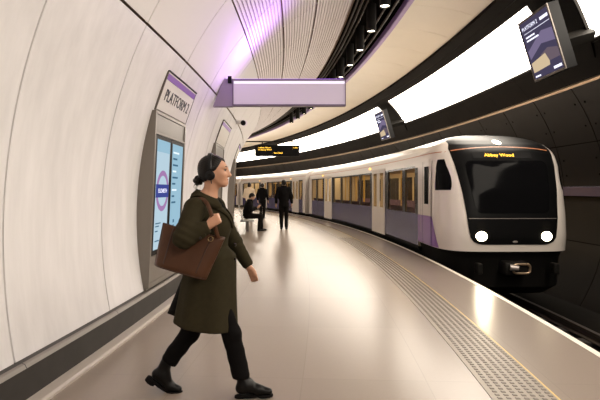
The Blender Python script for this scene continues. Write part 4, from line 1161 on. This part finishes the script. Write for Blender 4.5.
for a,q in ((.80,.93),):
    r_=MB(); c=bagpt(a,q,-1)+np.array([0,-.008,0]); r_.tube([c+np.array([.016*math.cos(t),0,.016*math.sin(t)]) for t in np.linspace(0,2*PI,17)],.003,6,cap=False); r_.build('strap_ring',M['brass'],bag,smooth=True)
for root in (woman,hp,bag):
    inv=Matrix.Translation(-root.location); st_=list(root.children)
    while st_:
        c=st_.pop(); st_+=list(c.children)
        if c.type=='MESH': c.data.transform(inv)
# ------------------------------------------------------------------ people farther along the platform
def figure(label,loc,rz,J,mats,res=.015,hairstyle='short',jacket_hem=None,scale=1.):
    """J: joints in metres in the figure's own frame, facing +X"""
    root=empty('person',loc,rz,label,'person'); root.scale=(scale,)*3
    A=lambda k:np.array(J[k],float)
    hc=A('head'); nod=J.get('nod',0.)
    R=rotY(nod); RT=np.array(R).T
    def hp_(v): return hc+RT@np.array(v,float)
    def head(X,Y,Z):
        d=ell(X,Y,Z,hp_((-.008,0,.015)),(.097,.076,.100),R)
        d=smin(d,ell(X,Y,Z,hp_((.028,0,-.04)),(.062,.058,.080),R),.03)
        d=smin(d,cone(X,Y,Z,hp_((.085,0,.01)),hp_((.108,0,-.03)),.009,.012),.015)
        d=smin(d,ell(X,Y,Z,hp_((.06,0,-.10)),(.025,.03,.02),R),.03)
        for s in (-1,1): 
            d=smin(d,ell(X,Y,Z,hp_((-.005,s*.078,-.015)),(.02,.01,.03),R),.008)
            d=smax(d,-ell(X,Y,Z,hp_((.098,s*.032,.002)),(.014,.02,.012),R),.01)
        return smin(d,cone(X,Y,Z,hp_((-.025,0,-.07)),A('neck'),.052,.060),.02)
    sides=(-1,1)
    def arm(s): k='R' if s<0 else 'L'; return [A('sh'+k),A('el'+k),A('wr'+k)]
    def leg(s): k='R' if s<0 else 'L'; return [A('hip'+k),A('kn'+k),A('an'+k)]
    def body(X,Y,Z):
        d=head(X,Y,Z)
        t=chain(X,Y,Z,[A('neck'),A('chest'),A('waist'),A('pelvis')],[.06,.11,.10,.11],.04); d=smin(d,t,.04)
        for s in sides:
            d=smin(d,chain(X,Y,Z,arm(s),[.045,.036,.026],.01),.02); d=smin(d,chain(X,Y,Z,leg(s),[.075,.052,.036],.01),.03)
            w=arm(s)[2]; e=arm(s)[1]; f=(w-e)/np.linalg.norm(w-e); dn=np.array(J.get('hand',f),float)
            side=np.array([0,-s,0.]); nrm=np.cross(side,dn); 
            d=smin(d,cone(X,Y,Z,w,w+dn*.075,.022,.030),.012)
            ax=np.array([1.,0,0])-dn*dn[0]; ax/=np.linalg.norm(ax)+1e-9
            for q in range(4):
                o=w+dn*.075+ax*(.027-.018*q); ln=(.075,.085,.08,.06)[q]
                d=smin(d,chain(X,Y,Z,[o,o+dn*ln*.5,o+dn*ln+side*.018],[.0115,.010,.009],.004),.004)
            d=smin(d,chain(X,Y,Z,[w+dn*.02,w+dn*.05+ax*.04,w+dn*.085+ax*.045+side*.01],[.015,.012,.010],.005),.008)
        return d
    pts=np.array([J[k] for k in J if isinstance(J[k],tuple) and k!='hand']); lo=pts.min(0)-.24; hi=pts.max(0)+.24; lo[2]=min(lo[2],-.02)
    body_o=blob('body',body,lo,hi,res,mats['skin'],root,1)
    # eyes
    def jacket(X,Y,Z):
        t=chain(X,Y,Z,[A('neck')+[0,0,-.03],A('chest'),A('waist'),A('pelvis')+np.array([0,0,-.10 if jacket_hem>.6 else 0.])],[.075,.140,.140,.155],.05)
        sh=cone(X,Y,Z,A('shR'),A('shL'),.075,.075); d=smin(t,sh,.06)
        sh2=ell(X,Y,Z,(A('chest')+A('waist'))/2,(.135,.205,.30)); d=smin(d,sh2,.05)
        if jacket_hem is not None: d=smax(d,jacket_hem-Z,.012)
        for s in sides:
            a=arm(s); d=smin(d,chain(X,Y,Z,[a[0],a[1],a[2]-(a[2]-a[1])*.10],[.078,.064,.050],.03),.025)
            f=(a[2]-a[1])/np.linalg.norm(a[2]-a[1]); c=a[2]-f*.02
            d=np.where(((X-c[0])*f[0]+(Y-c[1])*f[1]+(Z-c[2])*f[2]>0)&(np.sqrt((X-c[0])**2+(Y-c[1])**2+(Z-c[2])**2)<.09),np.maximum(d,(X-c[0])*f[0]+(Y-c[1])*f[1]+(Z-c[2])*f[2]),d)
        d=smax(d,-cone(X,Y,Z,A('neck')+[.01,0,.0],A('neck')+[.02,0,.12],.055,.075),.01)
        return d+.006*noise3(X,Y,Z,20,4)
    blob('jacket',jacket,lo,hi,res,mats['jacket'],root,1)
    def col(X,Y,Z): 
        c=A('neck'); q=np.sqrt(((X-c[0])/.085)**2+((Y-c[1])/.095)**2); return np.maximum(np.abs(q-1)*.085-.012,np.abs(Z-c[2]-.01)-.035)
    blob('collar',col,A('neck')-.15,A('neck')+.15,res*.7,mats['jacket'],root,1)
    def trs(X,Y,Z):
        d=cone(X,Y,Z,A('waist')*.3+A('pelvis')*.7,A('pelvis'),.13,.135)
        for s in sides:
            l=leg(s); d=smin(d,chain(X,Y,Z,[l[0],l[1],l[2]+(l[1]-l[2])*.06],[.098,.074,.060],.03),.03)
        return d+.005*noise3(X,Y,Z,24,8)
    blob('trousers',trs,lo,hi,res,mats['trousers'],root,1)
    for s in sides:
        a=leg(s)[2]; k=J.get('toe',(1,0,0)); k=np.array(k,float)
        def shoe(X,Y,Z): 
            d=cone(X,Y,Z,a+[-.03,0,-.035],a+k*.15+[0,0,-.045],.040,.032); d=smin(d,cone(X,Y,Z,a+[-.01,0,.0],a+[-.01,0,-.03],.045,.045),.02); return np.maximum(d,(a[2]-.08)-Z)
        blob('shoe',shoe,a-.22,a+.26,.011,mats['shoe'],root,1)
    def hair(X,Y,Z):
        d=ell(X,Y,Z,hp_((-.018,0,.030)),(.103,.086,.098),R)
        d=smin(d,ell(X,Y,Z,hp_((-.045,0,-.02)),(.066,.076,.075),R),.03)
        u=np.array(hp_((.060,0,.055))); nx=RT@np.array([.80,0,-.60]); d=smax(d,(X-u[0])*nx[0]+(Y-u[1])*nx[1]+(Z-u[2])*nx[2],.012)
        if hairstyle=='bun': d=smin(d,ell(X,Y,Z,hp_((-.06,0,.105)),(.045,.045,.04)),.02)
        return d+.003*noise3(X,Y,Z,70,2)
    blob('hair',hair,hc-.2,hc+.22,res*.7,mats['hair'],root,1)
    return root
H0=1.75
STAND=dict(head=(.03,0,1.625),neck=(-.01,0,1.50),chest=(-.01,0,1.28),waist=(0,0,1.08),pelvis=(0,0,.95),
 shR=(-.01,-.175,1.415),shL=(-.01,.175,1.415),elR=(-.04,-.265,1.14),elL=(-.02,.265,1.14),wrR=(.05,-.275,.90),wrL=(.06,.275,.90),
 hipR=(0,-.085,.90),hipL=(0,.085,.90),knR=(.03,-.09,.49),knL=(.01,.09,.49),anR=(-.05,-.085,.08),anL=(.03,.085,.08))
dark=dict(skin=M['skin2'],jacket=M['darkcloth'],trousers=M['darktrouser'],shoe=M['shoe'],hair=M['hair'])
th=math.asin((18-8)/75)
figure('person in a black jacket seen from behind, walking away along the middle of the platform',(-.58,18.0,0),PI/2+.06,STAND,dark,.014,'short',.80,1.025)
S2=dict(STAND); S2.update(wrR=(.20,-.16,1.06),wrL=(.20,.16,1.06),elR=(-.02,-.25,1.12),elL=(-.02,.25,1.12))
figure('person in a cream jacket with dark hair standing behind the seated person',(-2.33,23.0,0),PI*.42,S2,dict(dark,jacket=M['creamcoat']),.016,'bun',.84,1.0)
figure('person in dark clothes standing between the cream jacket and the train doors',(-1.88,25.0,0),PI*.40,STAND,dark,.016,'short',.80,1.0)
SIT=dict(head=(.115,0,1.185),nod=-32,neck=(.045,0,1.055),chest=(.00,0,.86),waist=(-.05,0,.66),pelvis=(-.06,0,.545),
 shR=(.02,-.165,.99),shL=(.02,.165,.99),elR=(.10,-.225,.73),elL=(.10,.225,.73),wrR=(.285,-.07,.80),wrL=(.285,.07,.80),hand=(.75,0,.66),
 hipR=(-.02,-.085,.52),hipL=(-.02,.085,.52),knR=(.40,-.10,.515),knL=(.42,.11,.515),anR=(.36,-.10,.08),anL=(.44,.12,.08))
sx_,sy_=-1.775,17.3
figure('person in black sitting on the grey bench, head bent over a phone',(sx_,sy_,0),.06,SIT,dark,.013,'short',.50,1.0)
ph=MB().box(-.005,.005,-.037,.037,-.075,.075,bev=.003).build('phone',M['black']); ph.location=(sx_+.395,sy_+.02,.93); ph.rotation_euler=(0,-.55,.06)
tag(ph,'dark phone held by the person sitting on the bench','phone')
# bench against the wall
th=math.asin((17.75-8)/74.2); bp=P(R_FOOT+.085,th,0)
bn=empty('platform_bench',(bp[0],bp[1],0),th,'grey metal bench against the curved wall under the seated person','bench')
b=MB()
b.grid([[(x,y,z) for x,z in ((.52,.350),(.50,.370),(.46,.385),(.18,.376),(.10,.380))] for y in np.linspace(-.75,.75,4)]); b.grid([[(x,y,z) for x,z in ((.10,.355),(.52,.350))] for y in (.75,-.75)])
b.add([(.52,-.75,.350),(.50,-.75,.370),(.46,-.75,.385),(.18,-.75,.376),(.10,-.75,.380),(.10,-.75,.355)],[(0,1,2,3,4,5)]); b.add([(.52,.75,.350),(.50,.75,.370),(.46,.75,.385),(.18,.75,.376),(.10,.75,.380),(.10,.75,.355)],[(5,4,3,2,1,0)])
b.build('seat',M['seat_steel'],bn,smooth=35)
b=MB(); prof=((.10,.46),(.06,.60),(.02,.74),(-.01,.86),(-.04,.86),(-.02,.72),(.02,.58),(.06,.44))
b.grid([[(x,y,z) for x,z in prof+(prof[0],)] for y in np.linspace(-.75,.75,4)])
for y,o in ((-.75,1),(.75,-1)): b.add([(x,y,z) for x,z in prof],[tuple(range(8))[::o]])
b.build('backrest',M['seat_steel'],bn,smooth=35)
for y in (-.55,.55): MB().box(.22,.30,y-.03,y+.03,.0,.35,bev=.005).build('leg',M['taupe_dark'],bn); 
MB().box(.02,.30,-.6,.6,.325,.355,bev=.005).build('support_rail',M['taupe_dark'],bn)
# ------------------------------------------------------------------ light, camera, render look
w=bpy.data.worlds.new('tunnel_ambient'); SC.world=w; w.use_nodes=True
bg=w.node_tree.nodes['Background']; bg.inputs[0].default_value=(1.,.86,.72,1); bg.inputs[1].default_value=.10
cam=bpy.data.cameras.new('camera'); co=bpy.data.objects.new('camera',cam); COL.objects.link(co)
co.location=(0,0,1.42); co.rotation_euler=(PI/2,0,0)
cam.sensor_width=36; cam.lens=30.0; cam.shift_y=-10/600; cam.clip_end=300; cam.clip_start=.05
SC.camera=co
vs=SC.view_settings; SC.display_settings.display_device='sRGB'; vs.view_transform='Standard'; vs.look='None'; vs.gamma=1; vs.use_curve_mapping=False; vs.exposure=0.2
SC.cycles.use_denoising=True
SC.cycles.max_bounces=8
SC.cycles.sample_clamp_indirect=6
